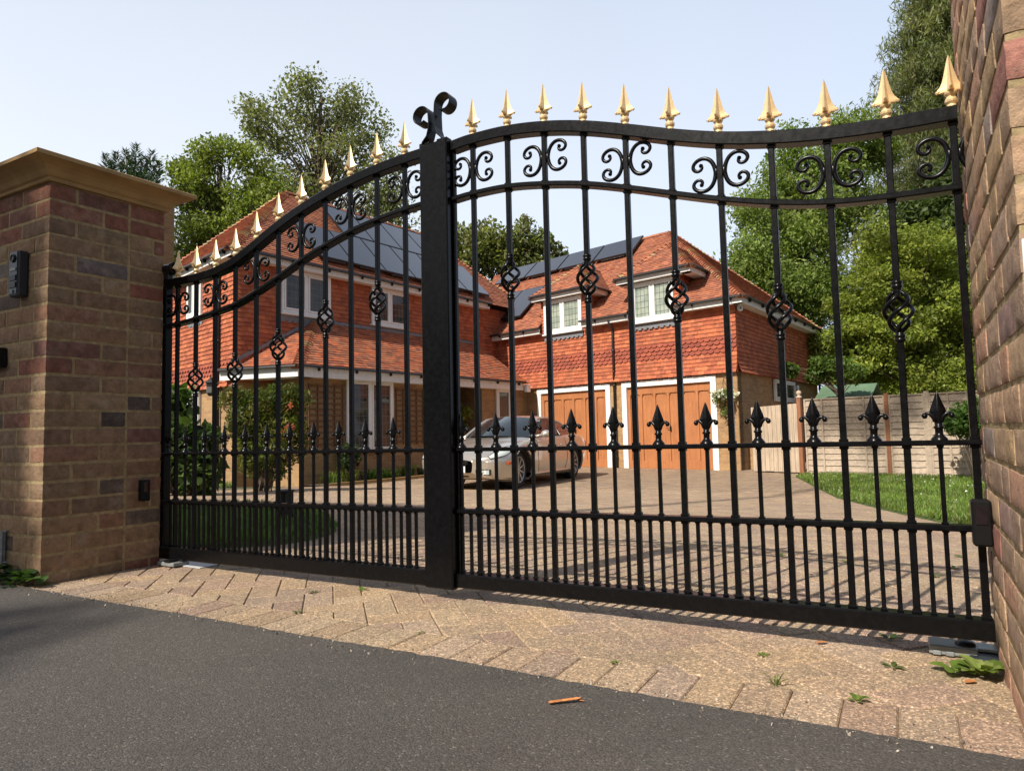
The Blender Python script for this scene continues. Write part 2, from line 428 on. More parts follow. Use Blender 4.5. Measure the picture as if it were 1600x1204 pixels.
# ------------------------------------------------------------------ the two brick gate pillars
PALB = [(.26, .165, .096), (.235, .14, .082), (.275, .175, .10), (.245, .16, .095), (.20, .13, .085), (.27, .185, .108), (.22, .135, .085), (.29, .18, .112), (.25, .135, .085)]
PALR = [(.23, .095, .065), (.21, .09, .062), (.18, .09, .07), (.24, .105, .07)]
PALG = [(.17, .14, .12), (.20, .165, .14), (.15, .12, .11)]
PALD = [(.11, .08, .065), (.09, .07, .06), (.13, .095, .075)]
def brick_lump(mb, o, ex, ey, L, D, z0, z1, c, seed, fine):
    """one brick: rounded, pitted box. o corner, ex length, ey depth"""
    nx, ny, nz = (11, 6, 5) if fine else (7, 4, 3)
    def P(a, b, g):
        x, y, z = a*L, b*D, g*(z1-z0)
        e = (a in (0, 1))+(b in (0, 1))+(g in (0, 1))
        r = .0026 if e >= 2 else 0
        x += (1 if a == 0 else -1 if a == 1 else 0)*r; y += (1 if b == 0 else -1 if b == 1 else 0)*r; z += (1 if g == 0 else -1 if g == 1 else 0)*r
        p = o+ex*x+ey*y+UP*(z0+z)
        q = Vector((p[0]*24+seed, p[1]*24, p[2]*24)); q2 = Vector((p[0]*75, p[1]*75+seed, p[2]*75))
        n1 = noise.noise_vector(q)*.0014+noise.noise_vector(q2)*.0014
        return p+V3(n1.x, n1.y, n1.z)
    A = [i/nx for i in range(nx+1)]; B = [i/ny for i in range(ny+1)]; C_ = [i/nz for i in range(nz+1)]
    hand = np.dot(np.cross(ex, ey), UP) > 0
    mb.grid([[P(a, 0, g) for a in A] for g in C_], c, flip=not hand)
    mb.grid([[P(a, 1, g) for a in A] for g in C_], c, flip=hand)
    mb.grid([[P(0, b, g) for b in B] for g in C_], c, flip=hand)
    mb.grid([[P(1, b, g) for b in B] for g in C_], c, flip=not hand)
    mb.grid([[P(a, b, 0) for a in A] for b in B], c, flip=hand)
    mb.grid([[P(a, b, 1) for a in A] for b in B], c, flip=not hand)
def pillar(root, corner, ef, er, wf, wr, ztop, colour, fine, zbase=-.03):
    """corner: street corner beside the opening; ef along the street face, er along the reveal"""
    mb = MB(); n = int(round((ztop-zbase)/.0752)); ch = (ztop-zbase)/n; bh = ch-.008
    S, T = .217, .105
    def run(start, total, first):
        x = start; out = []; k = first
        while x < total-.02:
            L = min(S if k else T, total-x); out.append((x, L)); x += L+.008; k = 1-k if random.random() < .45 else 1
        return out
    for i in range(n):
        z0 = zbase+i*ch+.004+random.uniform(-.001, .001); z1 = z0+bh+random.uniform(-.001, .001); zf = (z0+z1)/2
        sd = random.uniform(0, 90)
        if i % 2 == 0:
            brick_lump(mb, corner, ef, er, S, T, z0, z1, colour(i, n), sd, fine)
            fr = run(S+.008, wf, 1); rv = run(T+.008, wr, 1)
        else:
            brick_lump(mb, corner, ef, er, T, S, z0, z1, colour(i, n), sd, fine)
            fr = run(T+.008, wf, 1); rv = run(S+.008, wr, 0)
        for x, L in fr: brick_lump(mb, corner+ef*x+er*random.uniform(-.001, .001), ef, er, L, T, z0, z1, colour(i, n), random.uniform(0, 90), fine)
        for x, L in rv: brick_lump(mb, corner+er*x+ef*random.uniform(-.001, .001), ef, er, T, L, z0, z1, colour(i, n), random.uniform(0, 90), fine)
        for x, L in run(T+.008, wf, 1): brick_lump(mb, corner+ef*x+er*(wr-T+.01), ef, er, L, T-.01, z0, z1, colour(i, n), random.uniform(0, 90), False)
    mb.build('brickwork', MAT['brick'], root, smooth=True)
    m2 = MB(); m2.obox(corner, ef, er, UP, .0042, wf-.005, .0042, wr-.006, zbase, ztop-.002)
    m2.build('mortar', MAT['mortar'], root)
LPC = V3(-1.913, 2.769, 0); LP_ER = nrm(V3(.2636, .4226, 0)); LP_EF = nrm(V3(-.8746, .4848, 0))
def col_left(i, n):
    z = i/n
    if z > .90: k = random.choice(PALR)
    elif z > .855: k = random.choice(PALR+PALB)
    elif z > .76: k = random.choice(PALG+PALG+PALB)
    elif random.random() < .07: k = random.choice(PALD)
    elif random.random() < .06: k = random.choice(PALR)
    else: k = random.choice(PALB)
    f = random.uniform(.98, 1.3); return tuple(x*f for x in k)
random.seed(21)
lp = thing('gate_pillar', 'square brick gate pillar with moulded buff stone cap, left of the gates', 'gate pillar', LPC)
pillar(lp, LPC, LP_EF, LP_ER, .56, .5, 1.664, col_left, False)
def cap():
    mb = MB(); z = 1.664
    prof = [(-.02, 0), (.012, 0), (.012, .014), (.022, .02), (.028, .03), (.034, .04), (.048, .053), (.068, .064), (.088, .070), (.098, .072), (.098, .088), (.092, .092), (-.27, .135)]
    def ring(o, dz):
        return [LPC-LP_EF*o-LP_ER*o+UP*(z+dz), LPC+LP_EF*(.56+o)-LP_ER*o+UP*(z+dz), LPC+LP_EF*(.56+o)+LP_ER*(.5+o)+UP*(z+dz), LPC-LP_EF*o+LP_ER*(.5+o)+UP*(z+dz)]
    R = [ring(*p) for p in prof]
    for a, b in zip(R[:-1], R[1:]):
        for k in range(4): mb.face([a[(k+1) % 4], a[k], b[k], b[(k+1) % 4]])
    mb.build('stone_cap', MAT['stone'], lp, bevel=.002)
cap()
RPB = V3(1.190, 1.738, 0); RP_ER = nrm(V3(.5031, .8642, 0)); RP_EF = nrm(V3(.8746, -.4848, 0))
RPC = RPB-RP_ER*.86
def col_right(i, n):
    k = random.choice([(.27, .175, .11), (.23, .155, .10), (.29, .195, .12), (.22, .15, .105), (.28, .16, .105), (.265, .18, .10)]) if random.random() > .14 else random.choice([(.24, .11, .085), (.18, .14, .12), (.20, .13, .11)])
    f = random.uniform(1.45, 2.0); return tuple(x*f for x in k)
rp = thing('gate_pillar', 'tall sunlit brick gate pillar close by, right of the gates', 'gate pillar', RPC)
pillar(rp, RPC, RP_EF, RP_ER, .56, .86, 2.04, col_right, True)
def cap2():
    mb = MB(); z = 2.04
    prof = [(-.02, 0), (.012, 0), (.012, .014), (.034, .04), (.068, .064), (.098, .072), (.098, .088), (-.27, .135)]
    def ring(o, dz): return [RPC-RP_EF*o-RP_ER*o+UP*(z+dz), RPC+RP_EF*(.56+o)-RP_ER*o+UP*(z+dz), RPC+RP_EF*(.56+o)+RP_ER*(.86+o)+UP*(z+dz), RPC-RP_EF*o+RP_ER*(.86+o)+UP*(z+dz)]
    R = [ring(*p) for p in prof]
    for a, b in zip(R[:-1], R[1:]):
        for k in range(4): mb.face([a[k], a[(k+1) % 4], b[(k+1) % 4], b[k]])
    mb.build('stone_cap', MAT['stone'], rp)
cap2()
# fittings on the pillars -------------------------------------------------------
LF = -LP_ER; LR = -LP_EF       # outward normals of left pillar: street face, reveal
def lf(a, z, out=0): return LPC+LP_EF*a+LF*out+UP*z
ic = thing('intercom', 'slim dark grey video intercom on the left pillar street face', 'intercom', lf(.185, 1.195))
b = MB(); b.obox(lf(.185, 0), LP_EF, LF, UP, -.037, .037, .0, .04, 1.19, 1.385, ch=.006); b.build('housing', MAT['slate'], ic)
b = MB(); b.obox(lf(.185, 0), LP_EF, LF, UP, -.032, .032, .0405, .043, 1.20, 1.382, ch=.001); b.build('faceplate', plain('gloss_black_front', (.012, .014, .018), .2), ic)
b = MB(); b.lathe(lf(.185, 1.352, .043), [(.018, -.001), (.018, .004), (.015, .006), (.013, .003), (0, .004)], 16, LF); b.build('camera_lens', MAT['plastic'], ic, smooth=True)
b = MB(); b.obox(lf(.185, 0), LP_EF, LF, UP, -.024, .024, .0435, .046, 1.298, 1.311, ch=.001); b.build('name_strip', plain('pale_label', (.30, .31, .31), .5), ic)
for zz in (1.268, 1.238):
    b = MB(); b.obox(lf(.185, 0), LP_EF, LF, UP, -.026, .026, .0435, .0465, zz-.012, zz+.012, ch=.001); b.build('button', MAT['slate'], ic)
b = MB(); b.lathe(lf(.185, 1.212, .0435), [(.007, 0), (.007, .003), (0, .004)], 10, LF); b.build('indicator', MAT['gplastic'], ic)
kb = thing('keypad_box', 'small black box on the street face of the left pillar', 'box', lf(.36, .9))
b = MB(); b.obox(lf(.36, 0), LP_EF, LF, UP, -.055, .055, 0, .035, .9, .985, ch=.004); b.build('housing', MAT['plastic'], kb)
b = MB(); b.obox(lf(.36, 0), LP_EF, LF, UP, -.045, .045, .0355, .038, .91, .975, ch=.001); b.build('lid', plain('smoked_lid', (.02, .02, .022), .15), kb)
b = MB()
b.tube([lf(.262, .075, .002), lf(.262, .075, .02), lf(.262, .205, .02), lf(.262, .205, .002)], .006, 6); b.tube([lf(.278, .08, .004), lf(.278, .2, .004)], .008, 6)
b.build('wall_hook', MAT['steel'], loc=lf(.262, .075), label='grey metal hook bar low on the left pillar street face', cat='hook')
ph = thing('photocell', 'black safety photocell on the inner side of the left pillar', 'gate sensor', LPC+LP_ER*.41+UP*.3)
b = MB(); b.obox(LPC+LP_ER*.41, LP_ER, LR, UP, -.02, .02, 0, .03, .30, .395, ch=.004); b.build('housing', MAT['plastic'], ph)
b = MB(); b.obox(LPC+LP_ER*.41, LP_ER, LR, UP, -.014, .014, .0305, .033, .34, .385, ch=.001); b.build('lens', plain('smoked_lens', (.02, .01, .01), .1), ph)
cc = thing('bullet_camera', 'black bullet camera on the back of the left pillar under its cap', 'camera', LPC+LP_ER*.5+UP*1.37)
cp = LPC+LP_ER*.515+LR*.015+UP*1.385
b = MB(); b.lathe(cp-LR*.05, [(0, 0), (.024, 0), (.027, .006), (.027, .075), (.03, .078), (.03, .098), (.02, .1), (.018, .09), (0, .09)], 14, LR); b.build('housing', MAT['plastic'], cc, smooth=True)
b = MB(); b.obox(cp-LR*.04, LR, LP_ER, UP, 0, .05, -.012, .012, -.075, -.02, ch=.003); b.build('bracket', MAT['slate'], cc)
RR = -RP_EF
def rr(a, z, out=0): return RPB-RP_ER*a+RR*out+UP*z
ph2 = thing('photocell', 'black safety photocell on the right pillar beside the gate edge', 'gate sensor', rr(.17, .275))
b = MB(); b.obox(rr(.17, 0), RP_ER, RR, UP, -.022, .022, 0, .04, .285, .392, ch=.005); b.build('housing', MAT['plastic'], ph2)
b = MB(); b.obox(rr(.17, 0), RP_ER, RR, UP, -.0245, -.0225, .008, .032, .335, .378, ch=.0008); b.build('lens', plain('smoked_lens_dark', (.012, .008, .01), .08), ph2)
def rf(a, z, out=0): return RPC+RP_EF*a-RP_ER*out+UP*z
b = MB(); b.obox(rf(.004, 0), RP_EF, -RP_ER, UP, 0, .2, .004, .012, .730, .838, ch=.001)
b.build('notice_plate', MAT['plate'], loc=rf(.02, .735), label='plain white notice plate on the right pillar street face', cat='sign')
# ------------------------------------------------------------------ the gates
RAIL_R = [(1.688, 1.618), (1.769, 1.623), (1.913, 1.618), (2.054, 1.598), (2.195, 1.564), (2.339, 1.517), (2.481, 1.466), (2.619, 1.423), (2.759, 1.391), (2.9, 1.368), (3.045, 1.355), (3.195, 1.349)]
ARCH_R = [(1.688, 1.414), (1.764, 1.418), (1.908, 1.415), (2.048, 1.396), (2.195, 1.366), (2.336, 1.325), (2.476, 1.279), (2.624, 1.232), (2.765, 1.195), (2.903, 1.170), (3.044, 1.158), (3.195, 1.153)]
RAIL_L = [(.012, 1.338), (.078, 1.335), (.213, 1.334), (.356, 1.342), (.492, 1.367), (.626, 1.416), (.759, 1.472), (.898, 1.521), (1.038, 1.559), (1.174, 1.588), (1.318, 1.608), (1.457, 1.619), (1.567, 1.623)]
ARCH_L = [(.012, 1.121), (.083, 1.122), (.221, 1.132), (.36, 1.146), (.507, 1.167), (.628, 1.2), (.779, 1.25), (.913, 1.301), (1.048, 1.343), (1.19, 1.379), (1.331, 1.403), (1.45, 1.416), (1.567, 1.424)]
def catmull(P, n=5):
    P = [np.array(p, float) for p in P]; Q = [2*P[0]-P[1]]+P+[2*P[-1]-P[-2]]; out = []
    for i in range(1, len(Q)-2):
        for k in range(n):
            t = k/n; a, b, c, d = Q[i-1:i+3]
            out.append(.5*(2*b+(c-a)*t+(2*a-5*b+4*c-d)*t*t+(3*b-a-3*c+d)*t**3))
    out.append(P[-1]); return out
def zat(L, s): return float(np.interp(s, [p[0] for p in catmull(L)], [p[1] for p in catmull(L)]))
def z1(s): return .508+.0048*s
def z2(s): return .288+.0098*s
def zbt(s): return .086+.0072*s
def zbb(s): return .022+.0125*s
def chprof(a, b, c=.003): return [(-a+c, -b), (a-c, -b), (a, -b+c), (a, b-c), (a-c, b), (-a+c, b), (-a, b-c), (-a, -b+c)]
def finial_mesh():
    mb = MB(); o = V3(0, 0, 0)
    mb.lathe(o, [(0, -.003), (.0125, -.003), (.0125, .004), (.0095, .009), (.0135, .015), (.0145, .02), (.0115, .026), (.009, .030), (.0135, .036), (.0145, .040), (.011, .046)], 14)
    zs = [(.042, .010, .010), (.041, .022, .016), (.043, .028, .017), (.048, .0300, .016), (.0535, .0270, .0145), (.060, .0215, .013), (.070, .0170, .0112), (.085, .0130, .0088), (.105, .0085, .0058), (.124, .0045, .0034), (.137, .0006, .0006)]
    n0 = len(mb.v)
    for z, r1, r2 in zs:
        for k in range(8):
            a = 2*PI*k/8; r = r1 if k % 2 == 0 else r2*.74; mb.v.append((r*math.cos(a), r*math.sin(a), z))
    for i in range(len(zs)-1):
        for k in range(8):
            a = n0+i*8+k; b = n0+i*8+(k+1) % 8; mb.f.append((a, b, b+8, a+8)); mb.c.append(None); mb.uv.append(None)
    for k in range(4):                                   # rolled tips of the four flukes
        d = V3(math.cos(k*PI/2), math.sin(k*PI/2), 0); mb.tube([d*.023+UP*.049, d*.029+UP*.045, d*.031+UP*.048], [.0035, .004, .003], 6)
    return mb.mesh('finial', MAT['gold'])
def spear_mesh():
    mb = MB(); o = V3(0, 0, 0)
    mb.lathe(o, [(.0185, 0), (.018, .004), (.012, .011), (.0088, .016), (.0088, .028), (.0115, .030), (.0115, .034), (.0085, .036), (.009, .045)], 12)
    zs = [(.040, .0075, .0075), (.050, .010, .008), (.060, .0165, .0095), (.068, .0185, .010), (.076, .0165, .0095), (.095, .0098, .0068), (.112, .0040, .0035), (.120, .0005, .0005)]
    n0 = len(mb.v)
    for z, a, b in zs:
        for x, y in ((a, 0), (a*.35, b*.62), (0, b), (-a*.35, b*.62), (-a, 0), (-a*.35, -b*.62), (0, -b), (a*.35, -b*.62)): mb.v.append((x, y, z))
    for i in range(len(zs)-1):
        for k in range(8):
            a = n0+i*8+k; b = n0+i*8+(k+1) % 8; mb.f.append((a, b, b+8, a+8)); mb.c.append(None); mb.uv.append(None)
    for sg in (1, -1):
        mb.tube([V3(sg*.005, 0, .046), V3(sg*.010, 0, .058), V3(sg*.018, 0, .0665), V3(sg*.025, 0, .066), V3(sg*.029, 0, .061)], [.006, .0058, .005, .0045, .004], 8)
        mb.lathe(V3(sg*.0285, 0, .0605), [(0, -.0075), (.0045, -.006), (.0072, 0), (.0045, .006), (0, .0075)], 10)
    return mb.mesh('spearhead', MAT['paint'], smooth=True)
def basket_mesh():
    mb = MB(); h = .052
    for k in range(4):
        path = []; 
        for i in range(19):
            t = i/18; a = k*PI/2+t*PI*1.3; r = .006+.026*math.sin(PI*t)**.8; path.append(V3(r*math.cos(a), r*math.sin(a), -h+2*h*t))
        mb.tube(path, .0055, 6)
    for sg in (1, -1):
        ax = V3(0, 0, sg)
        mb.lathe(V3(0, 0, 0), [(0, h-.006), (.010, h-.006), (.0105, h), (.0095, h+.006), (.0128, h+.009), (.0128, h+.014), (.0105, h+.016), (.0132, h+.019), (.0132, h+.024), (.009, h+.027)], 12, ax)
    return mb.mesh('basket', MAT['paint'], smooth=True)
def scroll_mesh():
    half = [(0, 0), (.012, .11), (.05, .25), (.13, .385), (.25, .475), (.39, .50), (.53, .46), (.63, .37), (.655, .26), (.60, .17), (.51, .135), (.425, .165), (.39, .235), (.42, .295)]
    pts = [(a, -b) for a, b in half[:0:-1]]+half
    P = catmull([V3(a*.098, 0, b*.098) for a, b in pts], 4)
    mb = MB(); n = len(P); 
    rr_ = [.0037+.0019*math.sin(PI*i/(n-1)) for i in range(n)]
    mb.tube(P, rr_, 8, flat=1.15)
    for e in (P[0], P[-1]): mb.lathe(e, [(0, -.0065), (.005, -.0045), (.0065, 0), (.005, .0045), (0, .0065)], 8, V3(0, 1, 0))
    mb.lathe(V3(-.002, 0, 0), [(.0055, -.012), (.007, -.008), (.007, .008), (.0055, .012)], 6)
    return mb.mesh('scroll', MAT['paint'], smooth=True)
FIN, SPR, BSK, SCR = finial_mesh(), spear_mesh(), basket_mesh(), scroll_mesh()
GRZ = math.atan2(AX[1], AX[0])
def gate(label, s0, s1, rail, arch, bars, spears, post):
    g = thing('gate_leaf', label, 'gate', Gp((s0+s1)/2, 0, 0), 0, 'pair of iron driveway gates')
    def rbar(name, pts, a, b):
        mb = MB(); mb.sweep([Gp(s, 0, z) for s, z in pts], chprof(a, b), GN); return mb.build(name, MAT['paint'], g)
    cr = lambda L, o: [(p[0], p[1]-o) for p in catmull(L, 6)]
    rbar('top_rail', cr(rail, .019), .022, .019); rbar('arch_rail', cr(arch, .008), .021, .008)
    rbar('mid_rail', [(s0, z1(s0)), (s1, z1(s1))], .020, .0065); rbar('lower_rail', [(s0, z2(s0)), (s1, z2(s1))], .020, .0075)
    mb = MB(); mb.sweep([Gp(s0, 0, (zbt(s0)+zbb(s0))/2), Gp(s1, 0, (zbt(s1)+zbb(s1))/2)], chprof(.026, (zbt(s1)-zbb(s1))/2, .004), GN); mb.build('bottom_rail', MAT['paint'], g)
    def collar(mb, s, z, w, h=.004): mb.obox(Gp(s, 0, z), AX, GN, UP, -w, w, -w, w, -h, h, ch=.0015)
    for n, s in enumerate(bars):
        mb = MB(); zt = zat(rail, s)-.03; w = .0081
        bz = None
        if n % 2 == 1: bz = BZ[label[:5]][n]
        segs = [(zbt(s)-.01, zt)] if bz is None else [(zbt(s)-.01, bz-.07), (bz+.07, zt)]
        for a, b_ in segs: mb.obox(Gp(s, 0, 0), AX, GN, UP, -w, w, -w, w, a, b_, ch=.0018)
        for z in (zbt(s)+.003, z2(s)+.0105, z2(s)-.0105, z1(s)+.0095, z1(s)-.0095, zat(arch, s)+.0035, zat(arch, s)-.0195, zat(rail, s)-.0415): collar(mb, s, z, w+.0028)
        bo = mb.build('bar', MAT['paint'], g)
        inst(FIN, 'finial', bo, Gp(s, 0, zat(rail, s)), GRZ)
        if bz is not None: inst(BSK, 'basket', bo, Gp(s, 0, bz), GRZ+n)
        else:
            zc = (zat(rail, s)-.04+zat(arch, s))/2+.002
            for sg in (1, -1):
                sl = (zat(rail, min(s+.03, rail[-1][0]))-zat(rail, s-.03))/.06
                if (s+sg*.075 < s0-.012): continue
                if sg > 0 and s+.085 > s1+.01 and post is None: pass
                inst(SCR, 'scroll', g, Gp(s+sg*(w+.005), 0, zc), GRZ if sg > 0 else GRZ+PI)
    for s in spears:
        mb = MB(); w = .0052; mb.obox(Gp(s, 0, 0), AX, GN, UP, -w, w, -w, w, zbt(s)-.01, z1(s)+.004, ch=.0014)
        for z in (zbt(s)+.002, z2(s)+.0095, z2(s)-.0095, z1(s)-.0085): collar(mb, s, z, w+.0026, .003)
        so = mb.build('spear_bar', MAT['paint'], g)
        inst(SPR, 'spearhead', so, Gp(s, 0, z1(s)+.006), GRZ)
    p = bars[1]-bars[0]
    for k in range(-2, 24):
        s = bars[0]+p*(.25+.5*k)
        if s < s0+.02 or s > s1-.02: continue
        mb = MB(); w = .0052; mb.obox(Gp(s, 0, 0), AX, GN, UP, -w, w, -w, w, zbt(s)-.01, z2(s), ch=.0014)
        for z in (zbt(s)+.002, z2(s)-.0095): collar(mb, s, z, w+.0022, .003)
        mb.build('infill_bar', MAT['paint'], g)
    return g
BZ = {'left ': {1: .845, 3: .871, 5: .951, 7: 1.041, 9: 1.083}, 'right': {1: 1.098, 3: 1.053, 5: .962, 7: .885, 9: .856}}
barsL = [.096+.1367*k for k in range(11)]; barsR = [1.770+.1415*k for k in range(11)]
gl_ = gate('left leaf of the black iron gates, carrying the wide centre post', .012, 1.565, RAIL_L, ARCH_L, barsL, [.0277+.1367*k for k in range(11)], True)
gr_ = gate('right leaf of the black iron gates, hinged at the sunlit pillar', 1.688, 3.198, RAIL_R, ARCH_R, barsR, [1.699+.1415*k for k in range(11)], None)
mb = MB(); mb.obox(Gp(.016, 0, 0), AX, GN, UP, -.016, .016, -.018, .018, .03, 1.335, ch=.003); mb.build('hinge_stile', MAT['paint'], gl_)
mb = MB(); mb.obox(Gp(1.692, 0, 0), AX, GN, UP, -.005, .005, -.012, .004, .06, 1.595, ch=.002); mb.build('meeting_stile', MAT['paint'], gr_)
mb = MB(); mb.obox(Gp(1.626, 0, 0), AX, GN, UP, -.06, .06, -.045, .004, .042, 1.620, ch=.004); mb.build('centre_post', MAT['paint'], gl_)
def scroll_top(g, sg, s, ztop):
    mb = MB(); h = ztop-1.62; r = .036
    cx, cz = s+sg*(r+.002), ztop-r
    path = [Gp(s+sg*.036, -.018, 1.612), Gp(s+sg*.029, -.018, 1.632), Gp(s+sg*.010, -.018, 1.650), Gp(s+sg*.002, -.018, 1.676), Gp(s, -.018, cz-.03)]
    for k in range(0, 23):
        a = PI-k*(1.72*PI)/22; rk = r*(1-.012*k); path.append(Gp(cx+sg*rk*math.cos(a), -.018, cz+rk*math.sin(a)))
    mb.sweep(path, [(-.023, -.003), (.023, -.003), (.023, .003), (-.023, .003)], GN)
    mb.obox(Gp(s, -.018, 0), AX, GN, UP, *( (.003, .05) if sg > 0 else (-.05, -.003)), -.017, .017, 1.612, 1.632, ch=.003)
    mb.build('post_scroll', MAT['paint'], g, bevel=.0012)
scroll_top(gl_, -1, 1.607, 1.768); scroll_top(gl_, 1, 1.632, 1.795)
mb = MB(); mb.lathe(Gp(.0, .0, 1.2), [(0, 0), (.014, 0), (.014, .06), (.009, .066), (0, .066)], 12); mb.lathe(Gp(.0, .0, .14), [(0, 0), (.014, 0), (.014, .06), (0, .066)], 12); mb.build('hinge', MAT['paint'], gl_, smooth=True)
# operators at the feet of the gates
def gnd0(px, py):
    d = CF+CR*((px-800)/F_PX)+CU*((602-py)/F_PX); return CAM+d*(-HC/d[2])
mc = gnd0(1491, 1027); mo = thing('gate_motor', 'grey underground gate motor housing with black cap below the right gate', 'gate motor', mc)
b = MB(); b.obox(mc, AX, GN, UP, -.052, .05, .0, .075, .003, .026, ch=.003)
for k in (-.035, -.008): b.obox(mc+AX*k, AX, GN, UP, -.009, .009, -.006, .006, .003, .014, ch=.002)
b.build('housing', MAT['gplastic'], mo)
b = MB(); q = mc+AX*.026+GN*.03; b.lathe(q, [(.022, .026), (.022, .031), (.016, .037), (0, .038)], 16); b.build('release_cap', MAT['plastic'], mo, smooth=True)
b = MB(); b.obox(mc, AX, GN, UP, .03, .12, -.03, .09, .0015, .012, ch=.003); b.build('base_plate', MAT['slate'], mo)
b = MB(); b.obox(mc, AX, GN, UP, .05, .125, .03, .09, .0125, .02, ch=.002); b.build('metal_cover', MAT['steel'], mo)
mo = thing('gate_motor', 'grey gate motor bracket on a pale plate below the left gate', 'gate motor', Gp(.1, 0, 0))
b = MB(); b.obox(Gp(.10, -.03, 0), AX, GN, UP, -.045, .075, -.03, .05, .004, .022, ch=.003); b.build('housing', MAT['gplastic'], mo)
b = MB(); b.obox(Gp(.13, -.035, 0), AX, GN, UP, -.02, .02, -.03, .03, .022, .032, ch=.003); b.build('bracket', MAT['plastic'], mo)
b = MB(); b.obox(Gp(.24, .03, 0), AX, GN, UP, -.2, .06, -.045, .1, .001, .0045); b.build('cover_plate', plain('pale_plate', (.5, .52, .54), .5), mo)
# ------------------------------------------------------------------ the house
hs = thing('brick_house', 'orange tile-hung brick house with solar panels, dormers and two garage doors', 'house', H(0, 0, 0))
PT = [(.45, .132, .060), (.41, .116, .055), (.49, .152, .068), (.38, .105, .052), (.44, .138, .07), (.34, .095, .05)]
PTD = [(.30, .075, .045), (.27, .07, .045), (.33, .085, .048)]
PR = [(.385, .145, .078), (.34, .125, .07), (.42, .165, .09), (.30, .11, .068), (.36, .15, .09), (.265, .10, .062), (.40, .15, .076)]
PW = [(.34, .085, .042), (.30, .075, .04), (.37, .095, .048), (.27, .07, .04)]
def scan(poly, b):
    xs = []
    for (x0, y0), (x1, y1) in zip(poly, poly[1:]+poly[:1]):
        if (y0 <= b < y1) or (y1 <= b < y0): xs.append(x0+(b-y0)/(y1-y0)*(x1-x0))
    xs.sort(); return list(zip(xs[::2], xs[1::2]))
def tiles(mb, pts, hint, pal, cw=.165, chh=.1, t=.026, kick=0, band=None, origin=None):
    """overlapping tiles over a planar polygon"""
    P = [np.array(p, float) for p in pts]; n = nrm(np.cross(P[1]-P[0], P[2]-P[0]))
    if np.dot(n, hint) < 0: n = -n
    eu = nrm(np.cross(UP, n)); ev = np.cross(n, eu); o = P[0]
    poly = [((p-o)@eu, (p-o)@ev) for p in P]
    bmin = min(p[1] for p in poly); bmax = max(p[1] for p in poly); nr = max(1, int(round((bmax-bmin)/chh))); ch_ = (bmax-bmin)/nr
    mb.face([o+eu*a+ev*b for a, b in poly] if np.dot(np.cross(P[1]-P[0], P[2]-P[0]), n) > 0 else [o+eu*a+ev*b for a, b in poly][::-1], pal[0])
    def off(b): return kick*max(0, 1-(b-bmin)/.42)**2 if kick else 0
    for r in range(nr):
        b0 = bmin+r*ch_; b1 = b0+ch_*1.06
        I0 = scan(poly, b0+.002); I1 = scan(poly, min(b0+ch_-.002, bmax-.001))
        zb = P[0][2]+b0*ev[2]-poly[0][1]*ev[2]
        bd = band is not None and band[0] <= b0-bmin < band[1]
        for (a0, a1), (c0, c1) in zip(I0, I1):
            lo, hi = min(a0, c0), max(a1, c1); k = math.floor(lo/cw)-1
            while k*cw < hi:
                x0 = k*cw+(.5*cw if r % 2 else 0)+.0015; x1 = x0+cw-.003; k += 1
                q0, q1 = max(x0, a0), min(x1, a1); s0, s1 = max(x0, c0), min(x1, c1)
                if q1 <= q0+.004 and s1 <= s0+.004: continue
                if q1 < q0: q0 = q1 = (q0+q1)/2 if q0-q1 < .2 else q0
                if s1 < s0: s0 = s1 = min(max((s0+s1)/2, c0), c1)
                pl = PTD if bd else pal; c = random.choice(pl); f = random.uniform(.86, 1.12); c = tuple(x*f for x in c)
                tt = t+random.uniform(-.004, .005)+off(b0); t1 = .004+off(b1)+random.uniform(0, .002); db = random.uniform(-.004, .004)
                fr = [o+eu*q0+ev*(b0+db)+n*tt, o+eu*q1+ev*(b0+db)+n*(tt+random.uniform(-.002, .002)), o+eu*s1+ev*b1+n*t1, o+eu*s0+ev*b1+n*t1]
                if bd and q1-q0 > cw*.7:
                    w = q1-q0
                    L = [(q0, b0+.035), (q0+w*.18, b0+.005), (q0+w*.5, b0-.012), (q1-w*.18, b0+.005), (q1, b0+.035)]
                    L = [o+eu*a+ev*b_+n*(tt+.008) for a, b_ in L]
                    mb.face(L+[fr[2], fr[3]], c); dn = [p-n*(tt-.002) for p in L]
                    for i in range(4): mb.face([dn[i], dn[i+1], L[i+1], L[i]], c)
                else:
                    mb.face(fr, c); mb.face([o+eu*q0+ev*(b0+db)-n*.003, o+eu*q1+ev*(b0+db)-n*.003, fr[1], fr[0]], c)
def ridge(mb, p0, p1, r=.10, pal=PR, seg=.32):
    p0 = np.array(p0, float); p1 = np.array(p1, float); L = np.linalg.norm(p1-p0); n = max(1, int(L/seg)); t = (p1-p0)/L; sd = nrm(np.cross(t, UP)); up = np.cross(sd, t)
    for i in range(n):
        a, b_ = p0+t*(L*i/n), p0+t*(L*(i+1)/n-.004); c = random.choice(pal); f = random.uniform(.85, 1.15); c = tuple(x*f for x in c); j = random.uniform(-.008, .012); rr_ = r*random.uniform(.95, 1.08)
        A = []; B = []
        for k in range(6):
            g = PI*k/5; A.append(a+sd*(rr_*math.cos(g))+up*(rr_*.8*math.sin(g)-.04+j)); B.append(b_+sd*(rr_*1.06*math.cos(g))+up*(rr_*.85*math.sin(g)-.04+j))
        for k in range(5): mb.face([A[k], A[k+1], B[k+1], B[k]], c)
        mb.face(A, c); mb.face(B[::-1], c)
